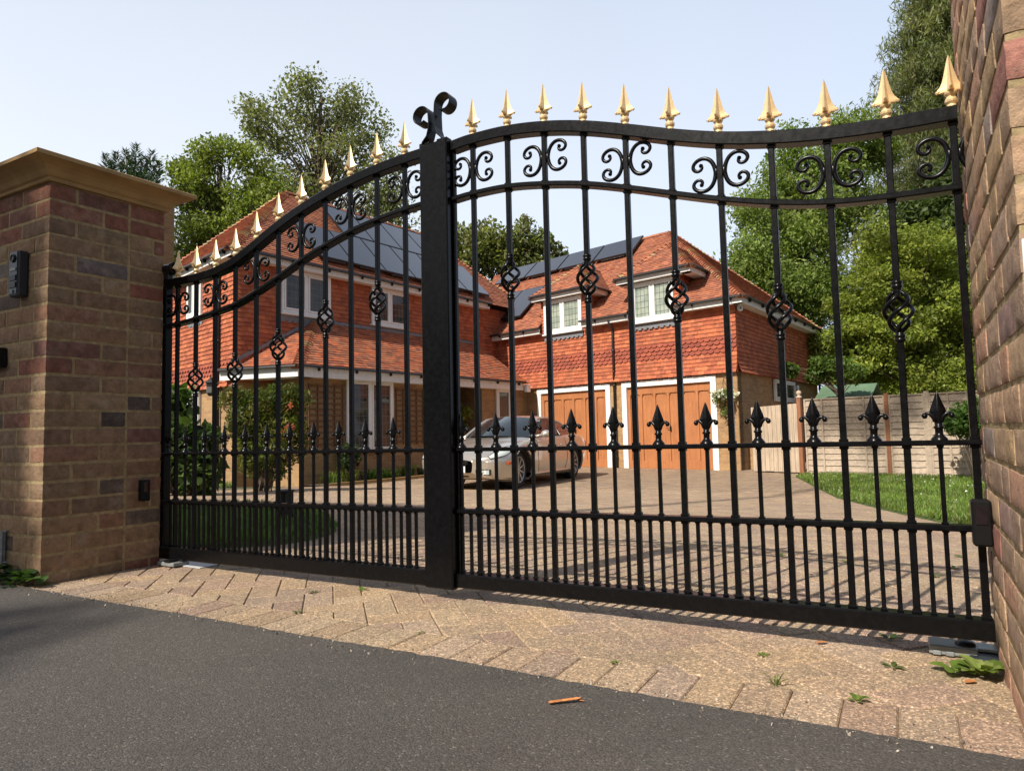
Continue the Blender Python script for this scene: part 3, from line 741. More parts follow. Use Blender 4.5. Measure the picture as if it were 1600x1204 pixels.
def bonnet(mb, p0, p1, pal=PR, seg=.13):
    """bonnet hip tiles stepping up a hip"""
    p0 = np.array(p0, float); p1 = np.array(p1, float); L = np.linalg.norm(p1-p0); n = int(L/seg); t = (p1-p0)/L; sd = nrm(np.cross(t, UP)); up = np.cross(sd, t)
    for i in range(n):
        a = p0+t*(L*i/n); b_ = a+t*seg*1.5; c = random.choice(pal+[(.40, .27, .13), (.36, .25, .14)]); f = random.uniform(.85, 1.15); c = tuple(x*f for x in c)
        w = .13*random.uniform(.9, 1.1); A = [a-sd*w-up*.02, a-sd*w*.45+up*.055, a+sd*w*.45+up*.055, a+sd*w-up*.02]; B = [b_-sd*w*.55-up*.03, b_-sd*w*.25-up*.005, b_+sd*w*.25-up*.005, b_+sd*w*.55-up*.03]
        for k in range(3): mb.face([A[k+1], A[k], B[k], B[k+1]], c)
        mb.face([A[0]-up*.05, A[3]-up*.05, A[3], A[2], A[1], A[0]], tuple(x*.8 for x in c))
def hpoly(*P): return [H(*p) for p in P]
NF, NS = nrm(-V3(HV[1], -HV[0], 0)), nrm(V3(HU[1], -HU[0], 0))        # garage front faces -u ; side faces -v
if NF@HU > 0: NF = -NF
if NS@HV > 0: NS = -NS
def hb(mb, u0, u1, v0, v1, z0, z1, c=None): mb.hexa([H(u0, v0, z0), H(u1, v0, z0), H(u1, v1, z0), H(u0, v1, z0), H(u0, v0, z1), H(u1, v0, z1), H(u1, v1, z1), H(u0, v1, z1)][::1], c)
def wallq(mb, p0, p1, z0, z1, flip=False):
    """brick quad between two (u,v) points with uv in metres"""
    a, b_ = H(*p0, z0), H(*p1, z0); L = np.linalg.norm(b_-a); s0 = random.uniform(0, 3)*0
    Q = [a, b_, H(*p1, z1), H(*p0, z1)]; U = [(s0, z0), (s0+L, z0), (s0+L, z1), (s0, z1)]
    if flip: Q = Q[::-1]; U = U[::-1]
    mb.face(Q, None, U)
def brickbox(mb, u0, u1, v0, v1, z0, z1):
    for p, q in (((u0, v0), (u0, v1)), ((u0, v1), (u1, v1)), ((u1, v1), (u1, v0)), ((u1, v0), (u0, v0))): wallq(mb, q, p, z0, z1)
    mb.face([H(u0, v0, z1), H(u0, v1, z1), H(u1, v1, z1), H(u1, v0, z1)], None, [(0, 0), (1, 0), (1, 1), (0, 1)])
# brickwork of the ground storey
D1, D2 = (.60, 3.20), (3.70, 6.24)
mb = MB()
for a, b_ in ((0, D1[0]), (D1[1], D2[0]), (D2[1], 6.85)): brickbox(mb, 0, .25, a, b_, -.3, 2.36)
brickbox(mb, .3, 7.7, .0, 8.2, -.3, 2.36)
brickbox(mb, .0, .31, 0, .02, -.3, 2.36)
brickbox(mb, .55, 1.35, -.16, .03, -.3, .52)                        # low buttress on the side wall
brickbox(mb, -8.05, -4.35, 6.73, 7.99, -.3, 2.40); brickbox(mb, -2.15, -.0, 6.73, 7.99, -.3, 2.40)
brickbox(mb, -8.9, -.2, 8.0, 13.4, -.3, 2.4)
mb.build('brick_wall', MAT['hbrick'], hs)
mb = MB(); hb(mb, .115, .3, .05, 6.6, -.1, 2.3); hb(mb, -4.3, -2.2, 7.9, 7.98, -.1, 2.4); mb.build('reveal', MAT['dark'], hs)  # near-black slabs; shade of porch and door recess put into their colour
mb = MB(); ct = at(253, 310, 25); cu = np.linalg.solve(np.array([[HU[0], HV[0]], [HU[1], HV[1]]]), (ct-HG)[:2]); brickbox(mb, cu[0]-.35, cu[0]+.35, cu[1]-.35, cu[1]+.35, 4.0, ct[2]-ZH); mb.build('chimney', MAT['hbrick'], hs)
# hung tiles
mb = MB()
tiles(mb, hpoly((0, -.02, 2.30), (0, 6.9, 2.30), (0, 8.2, 3.4), (0, 8.2, 4.0), (0, -.02, 4.0)), NF, PT, kick=.09, band=(.46, .82))
tiles(mb, hpoly((0, 0, 2.30), (7.7, 0, 2.30), (7.7, 0, 4.0), (0, 0, 4.0)), NS, PT, kick=.09)
tiles(mb, hpoly((-8.9, 8, 2.12), (-8.9, 13.4, 2.12), (-8.9, 13.4, 4.9), (-8.9, 8, 4.9)), NF, PT, kick=.07, band=(.24, .56))
tiles(mb, hpoly((-8.9, 8, 2.2), (1.3, 8, 2.2), (1.3, 8, 4.9), (-8.9, 8, 4.9)), NS, PT)
for va, vb in ((4.36, 6.04), (1.42, 2.94)):
    tiles(mb, hpoly((-.02, va, 3.9), (-.02, vb, 3.9), (-.02, vb, 4.98), (-.02, va, 4.98)), NF, PT)
    for v_, sg in ((va, NS), (vb, -NS)): tiles(mb, hpoly((-.02, v_, 4.0), (1.3, v_, 5.0), (-.02, v_, 5.0)), sg, PT)
mb.build('hung_tiles', MAT['htile'], hs)
# roofs
GE, GRZ_ = 4.03, 7.2; KG = (GRZ_-GE)/3.88
def zg(u): return GE+(u+.28)*KG
WE, WR = 4.97, 7.75; KW = (WR-WE)/3.0
def zw(v): return WE+(v-7.7)*KW
mb = MB()
def gs(u, v): return (u, v, zg(u))
tiles(mb, hpoly(gs(-.28, -.3), gs(-.28, 1.44), gs(1.2, 1.44), gs(1.2, 2.92), gs(-.28, 2.92), gs(-.28, 4.38), gs(1.2, 4.38), gs(1.2, 6.02), gs(-.28, 6.02), gs(-.28, 8.8), gs(3.6, 11.2), gs(3.6, 3.3)), UP, PR, t=.022)
tiles(mb, hpoly((-.28, -.3, GE), (3.6, 3.3, GRZ_), (7.48, -.3, GE)), UP, PR, t=.022)
tiles(mb, hpoly((7.48, -.3, GE), (7.48, 11, GE), (3.6, 11, GRZ_), (3.6, 3.3, GRZ_)), UP, PR, chh=.2)
tiles(mb, hpoly((-9.22, 7.7, WE), (1.9, 7.7, WE), (-1.0, 10.7, WR), (-6.2, 10.7, WR)), UP, PR, t=.022)
tiles(mb, hpoly((-9.22, 7.7, WE), (-9.22, 13.7, WE), (-6.2, 10.7, WR)), UP, PR, t=.022)
tiles(mb, hpoly((1.9, 7.7, WE), (1.9, 13.7, WE), (-1.0, 10.7, WR)), UP, PR, chh=.2)
tiles(mb, hpoly((-9.22, 13.7, WE), (1.9, 13.7, WE), (-1.0, 10.7, WR), (-6.2, 10.7, WR)), UP, PR, chh=.2)
PZ0, PZ1 = 2.44, 3.72
tiles(mb, hpoly((-8.35, 6.38, PZ0), (-.35, 6.38, PZ0), (-1.0, 8.0, PZ1), (-6.95, 8.0, PZ1)), UP, PR+PT[:3], t=.022)
tiles(mb, hpoly((-8.35, 6.38, PZ0), (-6.95, 8.0, PZ1), (-9.2, 8.4, PZ0)), UP, PR+PT[:3], t=.022)
tiles(mb, hpoly((-.35, 6.38, PZ0), (-1.0, 8.0, PZ1), (-.05, 8.0, PZ0)), UP, PR, t=.022)
for va, vb in ((4.05, 6.28), (.97, 3.22)):
    vm = (va+vb)/2; du = (vb-va)/2; zt = 4.98+du*.92; ub = (zt-GE)/KG-.28
    tiles(mb, hpoly((-.3, va, 4.98), (-.3, vb, 4.98), (-.3+du*1.15, vm, zt)), UP, PR, t=.02)
    ue = (4.98-GE)/KG-.28
    tiles(mb, hpoly((-.3, va, 4.98), (-.3+du*1.15, vm, zt), (ub, vm, zt), (ue, va, 4.98)), UP, PR, t=.02)
    tiles(mb, hpoly((-.3, vb, 4.98), (-.3+du*1.15, vm, zt), (ub, vm, zt), (ue, vb, 4.98)), UP, PR, t=.02)
rf_ = mb.build('roof', MAT['rtile'], hs)
mb = MB(); ridge(mb, H(3.6, 3.3, GRZ_), H(3.6, 10.2, GRZ_)); ridge(mb, H(-6.2, 10.7, WR), H(-1, 10.7, WR))
bonnet(mb, H(-.28, -.3, GE), H(3.6, 3.3, GRZ_)); bonnet(mb, H(7.48, -.3, GE), H(3.6, 3.3, GRZ_)); bonnet(mb, H(-9.22, 7.7, WE), H(-6.2, 10.7, WR)); bonnet(mb, H(1.9, 7.7, WE), H(-1, 10.7, WR)); bonnet(mb, H(-9.22, 13.7, WE), H(-6.2, 10.7, WR))
bonnet(mb, H(-8.35, 6.38, PZ0), H(-6.95, 8, PZ1))
for va, vb in ((4.05, 6.28), (.97, 3.22)):
    vm = (va+vb)/2; du = (vb-va)/2; zt = 4.98+du*.92; ub = (zt-GE)/KG-.28
    bonnet(mb, H(-.3, va, 4.98), H(-.3+du*1.15, vm, zt)); bonnet(mb, H(-.3, vb, 4.98), H(-.3+du*1.15, vm, zt)); ridge(mb, H(-.3+du*1.15, vm, zt), H(ub, vm, zt), .08)
mb.build('ridge_tiles', MAT['rtile'], rf_)
mb = MB()
for a_, b_ in ((H(-8.96, 7.97, 2.62), H(-6.95, 7.97, PZ1)), (H(-6.95, 7.97, PZ1), H(-1.0, 7.97, PZ1))):
    tt_ = nrm(b_-a_); up_ = nrm(np.cross(NS, tt_)); up_ = up_ if up_[2] > 0 else -up_; mb.obox(a_, tt_, NS, up_, 0, np.linalg.norm(b_-a_), -.01, .02, -.01, .05)
    k_ = .0
    while k_ < np.linalg.norm(b_-a_)-.7: mb.obox(a_+tt_*k_, tt_, NS, up_, .01, .68, .021, .026, -.02, .055+.01*(int(k_*3) % 2)); k_ += .7
mb.build('lead_flashing', MAT['lead'], rf_)
# fascias, soffits, gutters
mb = MB(); so = MB(); gu = MB()
def eave(p0, p1, z, inner, h=.13, brackets=True):
    """white board with soffit behind and a black half-round gutter on it; p = (u,v), inner = (du,dv) to the wall"""
    a, b_ = H(*p0, z), H(*p1, z); i = HU*inner[0]+HV*inner[1]; t = nrm(b_-a); nn = nrm(np.cross(t, UP)); nn = nn if nn@i < 0 else -nn
    mb.obox(a, t, nn, UP, 0, np.linalg.norm(b_-a), -.022, 0, -h, 0)
    so.face([a-UP*(h-.01), b_-UP*(h-.01), b_-UP*(h-.01)+i, a-UP*(h-.01)+i])
    pr = [(.055*math.cos(g), .055*math.sin(g)) for g in np.linspace(PI, 2*PI, 7)]; pr += [(.047, 0), (-.047, 0)]
    gu.sweep([a+nn*.06-UP*.0-t*.02, b_+nn*.06+t*.02], [(y, -x) if False else (x, y) for x, y in pr], nn, cap=True)
    if brackets:
        L = np.linalg.norm(b_-a); k = .5
        while k < L: gu.obox(a+t*k, t, nn, UP, -.01, .01, 0, .07, -.065, .0); k += 1.0
GZ = GE-.02
eave((-.25, 9.1), (-.25, 5.98), GZ, (.25, 0)); eave((-.25, 4.42), (-.25, 2.88), GZ, (.25, 0)); eave((-.25, 1.48), (-.25, -.27), GZ, (.25, 0)); eave((-.25, -.27), (7.45, -.27), GZ, (0, .27))
eave((-9.18, 13.5), (-9.18, 7.73), WE-.02, (.28, 0)); eave((-9.18, 7.73), (-.6, 7.73), WE-.02, (0, .28))
eave((-8.31, 6.42), (-.55, 6.42), PZ0-.01, (0, .32), .2); eave((-9.15, 8.3), (-8.31, 6.42), PZ0-.01, (.5, .2), .2)
for va, vb in ((4.05, 6.28), (.97, 3.22)):
    eave((-.27, vb-.03), (-.27, va+.03), 4.965, (.27, 0), .12, False); ue = (4.98-GE)/KG-.28
    eave((-.27, va+.03), (ue-.1, va+.03), 4.965, (0, .3), .12, False); eave((-.27, vb-.03), (ue-.1, vb-.03), 4.965, (0, -.3), .12, False)
mb.build('fascia', MAT['wpaint'], hs); so.build('soffit', MAT['wpaint'], hs)
go = gu.build('gutter', MAT['gutter'], hs)
def downpipe(u, v, n, z0, z1, top):
    mb = MB(); q = H(u, v, 0)+n*.06-UP*0; r = .034
    mb.tube([H(*top, z1)+n*.06, q+UP*(z1-.22-ZH+ZH), q+UP*(z1-.3), q+UP*z0], r, 8)
    for z in np.arange(z0+.3, z1-.3, .95): mb.lathe(q+UP*z, [(r, -.03), (r+.01, -.03), (r+.01, .03), (r, .03)], 8)
    mb.build('downpipe', MAT['gutter'], go, smooth=True)
downpipe(0, 3.47, NF, .0, 3.93, (-.22, 3.47)); downpipe(-8.9, 8.8, NF, .0, 4.85, (-9.12, 8.8)); downpipe(7.72, 0, NS, 0, 3.93, (7.72, -.2))
# windows
def window(face, a0, a1, z0, z1, lights, glass, sill=True, name='window', fixed=0.0):
    """face: 'F' (u = fixed, spans v) or 'S' (v = fixed, spans u); lights = number of casements"""
    if face == 'F': o = H(fixed, 0, 0); e = HV; n = NF; asc = -1
    else: o = H(0, fixed, 0); e = HU; n = NS; asc = 1
    fr = MB(); gl = MB(); w = .055
    fr.obox(o, e, n, UP, a0, a1, .02, .075, z0, z0+w+.015); fr.obox(o, e, n, UP, a0, a1, .02, .075, z1-w, z1)
    fr.obox(o, e, n, UP, a0, a0+w, .02, .073, z0+w+.015, z1-w); fr.obox(o, e, n, UP, a1-w, a1, .02, .073, z0+w+.015, z1-w)
    L = (a1-a0-2*w)/lights
    for k in range(lights):
        x0, x1 = a0+w+k*L, a0+w+(k+1)*L
        if k: fr.obox(o, e, n, UP, x0-.028, x0+.028, .02, .071, z0+w+.015, z1-w)
        s = .048; g0 = .03
        za, zb_ = z0+w+.015+.004, z1-w-.004; xa, xb = x0+(.03 if k else .003), x1-(.03 if k < lights-1 else .003)
        for q in ((xa, xb, za, za+s), (xa, xb, zb_-s, zb_), (xa, xa+s, za+s, zb_-s), (xb-s, xb, za+s, zb_-s)): fr.obox(o, e, n, UP, q[0], q[1], .02, .084, q[2], q[3], ch=.006)
        pts = [(xa+s, za+s), (xb-s, za+s), (xb-s, zb_-s), (xa+s, zb_-s)]
        gl.face([o+e*a+n*.05+UP*z for a, z in (pts if asc > 0 else pts[::-1])], None, [(a, z) for a, z in (pts if asc > 0 else pts[::-1])])
    f = fr.build(name, MAT['white'], hs); gl.build('pane', glass, f)
    if sill:
        m = MB(); m.obox(o, e, n, UP, a0-.04, a1+.04, .0, .12, z0-.045, z0-.002, ch=.004); m.build('sill', MAT['white'], f)
        m = MB(); m.obox(o, e, n, UP, a0-.02, a1+.02, .024, .034, z0-.17, z0-.046)
        k = a0
        while k < a1-.05: m.obox(o, e, n, UP, k, k+.1, .025, .036, z0-.21, z0-.17); k += .165
        m.build('lead_apron', MAT['lead'], f)
    return f
window('F', 4.5, 5.9, 3.86, 4.83, 2, MAT['glight'], fixed=-.02); window('F', 1.57, 2.80, 3.80, 4.83, 2, MAT['glight'], fixed=-.02)
window('S', -7.85, -6.5, 3.82, 4.82, 2, MAT['gdark'], fixed=8.0); window('S', -5.2, -3.97, 3.86, 4.82, 2, MAT['gdark'], fixed=8.0)
window('F', 9.78, 10.62, 3.86, 4.78, 2, MAT['gdark'], fixed=-8.9); window('F', 11.75, 12.9, 3.95, 4.8, 2, MAT['gdark'], fixed=-8.9)
window('F', 9.85, 10.95, 1.1, 2.1, 2, MAT['gdark'], False, fixed=-8.9)
window('S', 2.75, 4.75, 1.68, 2.27, 2, MAT['gdark'], False, fixed=0)
window('S', -6.9, -5.52, .62, 2.27, 2, MAT['gdark'], False, fixed=6.73); window('S', -1.56, -.9, .1, 2.27, 1, plain('patterned_side_light', (.09, .085, .075), .12, nz=(50, .3)), False, fixed=6.73)
# garage doors
def garage(v0, v1):
    fr = MB(); o = H(0, 0, 0)
    fr.obox(o, HV, NF, UP, v0-.06, v0+.09, -.09, .035, -.02, 2.12); fr.obox(o, HV, NF, UP, v1-.09, v1+.06, -.09, .035, -.02, 2.12); fr.obox(o, HV, NF, UP, v0-.06, v1+.06, -.09, .038, 2.121, 2.27)
    f = fr.build('garage_door_frame', MAT['wpaint'], hs, bevel=.006)
    a0, a1 = v0+.09, v1-.09; W = a1-a0; n = 5; mb = MB(); zt = 2.12
    mb.obox(o, HV, NF, UP, a0, a1, -.10, -.062, .0, zt)
    pw = W/6; st = .075
    mb.obox(o, HV, NF, UP, a0, a1, -.062, -.032, 0, .2, ch=.004); mb.obox(o, HV, NF, UP, a0, a1, -.062, -.032, 1.92, zt, ch=.004)
    for k in range(7):
        c = a0+k*pw; x0, x1 = (c-st/2, c+st/2) if 0 < k < 6 else ((a0, a0+st) if k == 0 else (a1-st, a1))
        mb.obox(o, HV, NF, UP, x0, x1, -.062, -.032, .2, 1.92, ch=.004)
        for sg in (1, -1):                        # shouldered heads of the sunk panels
            if (k == 0 and sg < 0) or (k == 6 and sg > 0): continue
            e = x1 if sg > 0 else x0
            pts = [(e, 1.92), (e+sg*.055, 1.92), (e+sg*.03, 1.905), (e+sg*.012, 1.875), (e, 1.83)]
            A = [o+HV*a+NF*-.034+UP*z for a, z in pts]; B = [p-NF*.028 for p in A]
            mb.face(A); mb.face(A[::-1])
            for i in range(5): mb.face([A[i], A[(i+1) % 5], B[(i+1) % 5], B[i]])
    d = mb.build('garage_door', MAT['door'], hs)
    hd = MB(); c = (a0+a1)/2; p = o+HV*(c-.05)-NF*.03+UP*1.02
    hd.obox(p, HV, NF, UP, -.018, .018, 0, .008, -.07, .07, ch=.003); hd.tube([p+NF*.004, p+NF*.045, p+NF*.05+HV*.05, p+NF*.05+HV*.09], .009, 6); hd.build('handle', MAT['plastic'], d)
garage(*D1); garage(*D2)
# solar panels
SF = plain('solar_frame', (.012, .012, .013), .35)
def panel(a, b_, c, d, n):                        # 4 world corners
    mb = MB(); t = .05; P = [p+n*.11 for p in (a, b_, c, d)]; Q = [p+n*t for p in P]
    cen = sum(P)/4; P = [cen+(p-cen)*.992 for p in P]; Q = [cen+n*t+(q-cen-n*t)*.992 for q in Q]
    mb.hexa(P+Q); f = mb.build('solar_panel', SF, hs)
    m = MB(); ce = sum(Q)/4; m.face([ce+(q-ce)*.972+n*.003 for q in Q]); m.build('cells', MAT['solar'], f)
    for x, y in ((0, 1), (3, 2)):
        k = MB(); k.tube([P[x]*.8+P[y]*.2-n*.02, P[x]*.2+P[y]*.8-n*.02], .018, 5); k.build('mounting_rail', SF, f)
ng = nrm(np.cross(HV, HU+UP*KG)); ng = ng if ng[2] > 0 else -ng
nw = nrm(np.cross(HU, HV+UP*KW)); nw = nw if nw[2] > 0 else -nw
def pg(u, v): return H(u, v, zg(u))
def pw_(u, v): return H(u, v, zw(v))
for k in range(4): v0 = 4.15+1.53*k; panel(pg(2.62, v0+1.5), pg(2.62, v0), pg(3.5, v0), pg(3.5, v0+1.5), ng)
for k in range(3): v0 = 7.1+1.03*k; panel(pg(.3, v0+1.01), pg(.3, v0), pg(1.78, v0), pg(1.78, v0+1.01), ng)
for k in range(6): u0 = -6.95+1.075*k; panel(pw_(u0, 7.9), pw_(u0+1.05, 7.9), pw_(u0+1.05, 9.12), pw_(u0, 9.12), nw)
for k in range(4): u0 = -5.33+1.075*k; panel(pw_(u0, 9.15), pw_(u0+1.05, 9.15), pw_(u0+1.05, 10.36), pw_(u0, 10.36), nw)
# small fittings
mb = MB(); p = H(.12, -.02, 3.82)+NS*.04; mb.lathe(p, [(.03, -.04), (.03, 0), (.085, .02), (.085, .06), (.06, .065), (.035, .055)], 18, NS+NF*.4); mb.build('security_camera', MAT['white'], hs, smooth=True)
mb = MB(); p = H(5.1, 0, 2.08)+NS*.03; mb.lathe(p, [(0, .12), (.05, .11), (.06, .06), (.055, -.02), (.035, -.05), (0, -.05)], 12); mb.build('outside_light', MAT['white'], hs, smooth=True)
mb = MB(); p = H(-.52, 6.4, 2.3); mb.obox(p, HU, NS, UP, -.02, .17, 0, .09, -.12, .1, ch=.008); mb.build('alarm_box', MAT['white'], hs)
ln = thing('wall_lantern', 'black glazed wall lantern under the porch eave by the bush', 'lantern', H(-8.95, 8.62, 1.8))
p = H(-9.2, 8.62, 1.92)
mb = MB(); mb.lathe(p, [(0, .0), (.05, .0), (.09, .05), (.09, .06), (.11, .27), (.14, .28), (.05, .37), (.02, .40), (0, .42)], 6); mb.build('lamp_case', MAT['gutter'], ln)
mb = MB(); mb.lathe(p, [(.093, .07), (.108, .26)], 6); mb.build('glass', MAT['gdark'], ln)
mb = MB(); mb.tube([p+UP*.06, p+UP*.0-NF*.1, H(-8.9, 8.62, 1.86)], .014, 6); mb.build('bracket', MAT['gutter'], ln)
def trellis(label, u0, u1):
    mb = MB(); o = H(0, 6.73, 0); mo_ = 0
    for k in range(5): x = u0+(u1-u0)*k/4; mb.obox(o, HU, NS, UP, x-.014, x+.014, .012, .028, .78, 2.12)
    for k in range(11): z = .84+1.24*k/10; mb.obox(o, HU, NS, UP, u0-.03, u1+.03, .028, .046, z-.016, z+.016)
    mb.build('trellis', MAT['trellis'], loc=H((u0+u1)/2, 6.73, .78), label=label, cat='trellis', group='wall trellises either side of the porch window')
trellis('square wooden wall trellis between the bush and the porch window', -7.86, -6.98); trellis('square wooden wall trellis right of the porch window, behind the gate post', -5.38, -4.48)
# ------------------------------------------------------------------ fence line
def fence_run():
    P0, P1, P2 = V3(5.36, 15.25, ZH), V3(6.07, 14.36, ZH), V3(8.72, 11.78, ZH)
    e = nrm(P1-P0); n = nrm(np.cross(e, UP)); n = n if n[1] < 0 else -n; L = np.linalg.norm(P1-P0)
    mb = MB(); k = 0.0; 
    while k < L-.06: w = .098; mb.obox(P0, e, n, UP, k+.002, min(k+w, L)-.002, 0, .018, .03+random.uniform(-.005, .005), 1.44+.04*k, ch=.002); k += w+.002
    g = thing('garden_gate', 'plain close-boarded wooden side gate between the garage and the fence', 'wooden gate', P0)
    mb.build('boards', MAT['fgate'], g)
    mb = MB(); 
    for z in (.3, .8, 1.3): mb.obox(P0, e, n, UP, .03, L-.03, -.04, -.002, z-.05, z+.05)
    mb.build('rail', MAT['fgate'], g)
    po = thing('fence_post', 'brown fence post topped with a wooden ball', 'fence post', P1)
    mb = MB(); mb.obox(P1, e, n, UP, -.045, .045, -.045, .045, -.1, 1.60, ch=.006); mb.build('shaft', MAT['post'], po)
    mb = MB(); mb.lathe(P1+UP*1.60, [(.062, 0), (.062, .02), (.04, .035), (.022, .045), (.045, .07), (.056, .1), (.045, .135), (0, .158)], 14); mb.build('ball', MAT['fgate'], po, smooth=True)
    e = nrm(P2-P1); n = nrm(np.cross(e, UP)); n = n if n[1] < 0 else -n; L = np.linalg.norm(P2-P1)
    bounds = [.07, .56, 1.03, 1.50, 2.2, 2.9, L]; lab = ['first lapped fence panel beside the ball-topped post', 'lapped fence panel second from the ball-topped post', 'lapped fence panel behind the bare branched shrub', 'lapped fence panel right of the bare branched shrub', 'lapped fence panel left of the leafy corner shrub', 'lapped fence panel behind the leafy corner shrub']
    bounds = [.07, .86, 1.68, 2.36, 3.05, L]
    for i in range(len(bounds)-1):
        a, b_ = bounds[i]+.03, bounds[i+1]-.03; f = thing('lapped_fence', lab[i], 'fence', P1+e*a, 0, 'waney lapped fence panels')
        mb = MB(); z = .06; r = 0
        while z < 1.50:
            zt = z+.155; m = 14; top = []; bot = []
            for k in range(m+1):
                x = a+(b_-a)*k/m; w = .012*noise.noise(Vector((x*4, r*7+i*3, 0)))+.006*noise.noise(Vector((x*15, r*7, 4)))
                bot.append(P1+e*x+n*(.03+.004*noise.noise(Vector((x*6, r, 1))))+UP*(z+w)); top.append(P1+e*x+n*.006+UP*zt)
            bk = [p-n*.014 for p in bot]; mb.grid([bk, bot, top]); mb.grid([top, [p-n*.02 for p in top]]); z += .122; r += 1
        mb.build('lapped_boards', MAT['fence'], f)
        mb = MB(); mb.obox(P1, e, n, UP, a, b_, -.015, .04, 1.535, 1.562, ch=.003); mb.obox(P1, e, n, UP, a, a+.035, .0, .036, .04, 1.535); mb.obox(P1, e, n, UP, b_-.035, b_, .0, .036, .04, 1.535); mb.obox(P1, e, n, UP, (a+b_)/2-.016, (a+b_)/2+.016, .03, .045, .04, 1.535); mb.obox(P1, e, n, UP, a+.036, b_-.036, .0, .03, .0, .05)
        mb.build('frame', MAT['fence'], f)
        if i < len(bounds)-2:
            q = P1+e*bounds[i+1]; po = thing('fence_post', ['plain square fence post between the first two lapped panels', 'brown square fence post behind the bare shrub', 'square fence post right of the bare shrub', 'square fence post behind the leafy corner shrub'][i], 'fence post', q, 0, 'plain fence posts')
            mb = MB(); mb.obox(q, e, n, UP, -.038, .038, -.04, .045, -.1, 1.6, ch=.005); mb.build('shaft', MAT['post'] if i == 1 else MAT['fence'], po)
fence_run()
sh = thing('garden_shed', 'low green felted shed roof peeping above the fence', 'shed', V3(9.0, 18.4, ZH))
mb = MB(); q = V3(9.0, 18.4, ZH); ex, ey = nrm(V3(.8, -.6, 0)), nrm(V3(.6, .8, 0))
mb.obox(q, ex, ey, UP, -.6, .6, 0, 1.6, 0, 1.78); mb.build('wall', MAT['fgate'], sh)
mb = MB(); A = [q+ex*-0.7-ey*.15+UP*1.77, q+ex*0.7-ey*.15+UP*1.77, q+ex*0.7+ey*.8+UP*2.14, q+ex*-0.7+ey*.8+UP*2.14]; mb.hexa([A[0]-UP*.04, A[1]-UP*.04, A[2]-UP*.04, A[3]-UP*.04]+A)
B = [q+ex*-0.7+ey*.8+UP*2.14, q+ex*0.7+ey*.8+UP*2.14, q+ex*0.7+ey*1.75+UP*1.77, q+ex*-0.7+ey*1.75+UP*1.77]; mb.hexa([p-UP*.04 for p in B]+B); mb.build('roof', MAT['shed'], sh)
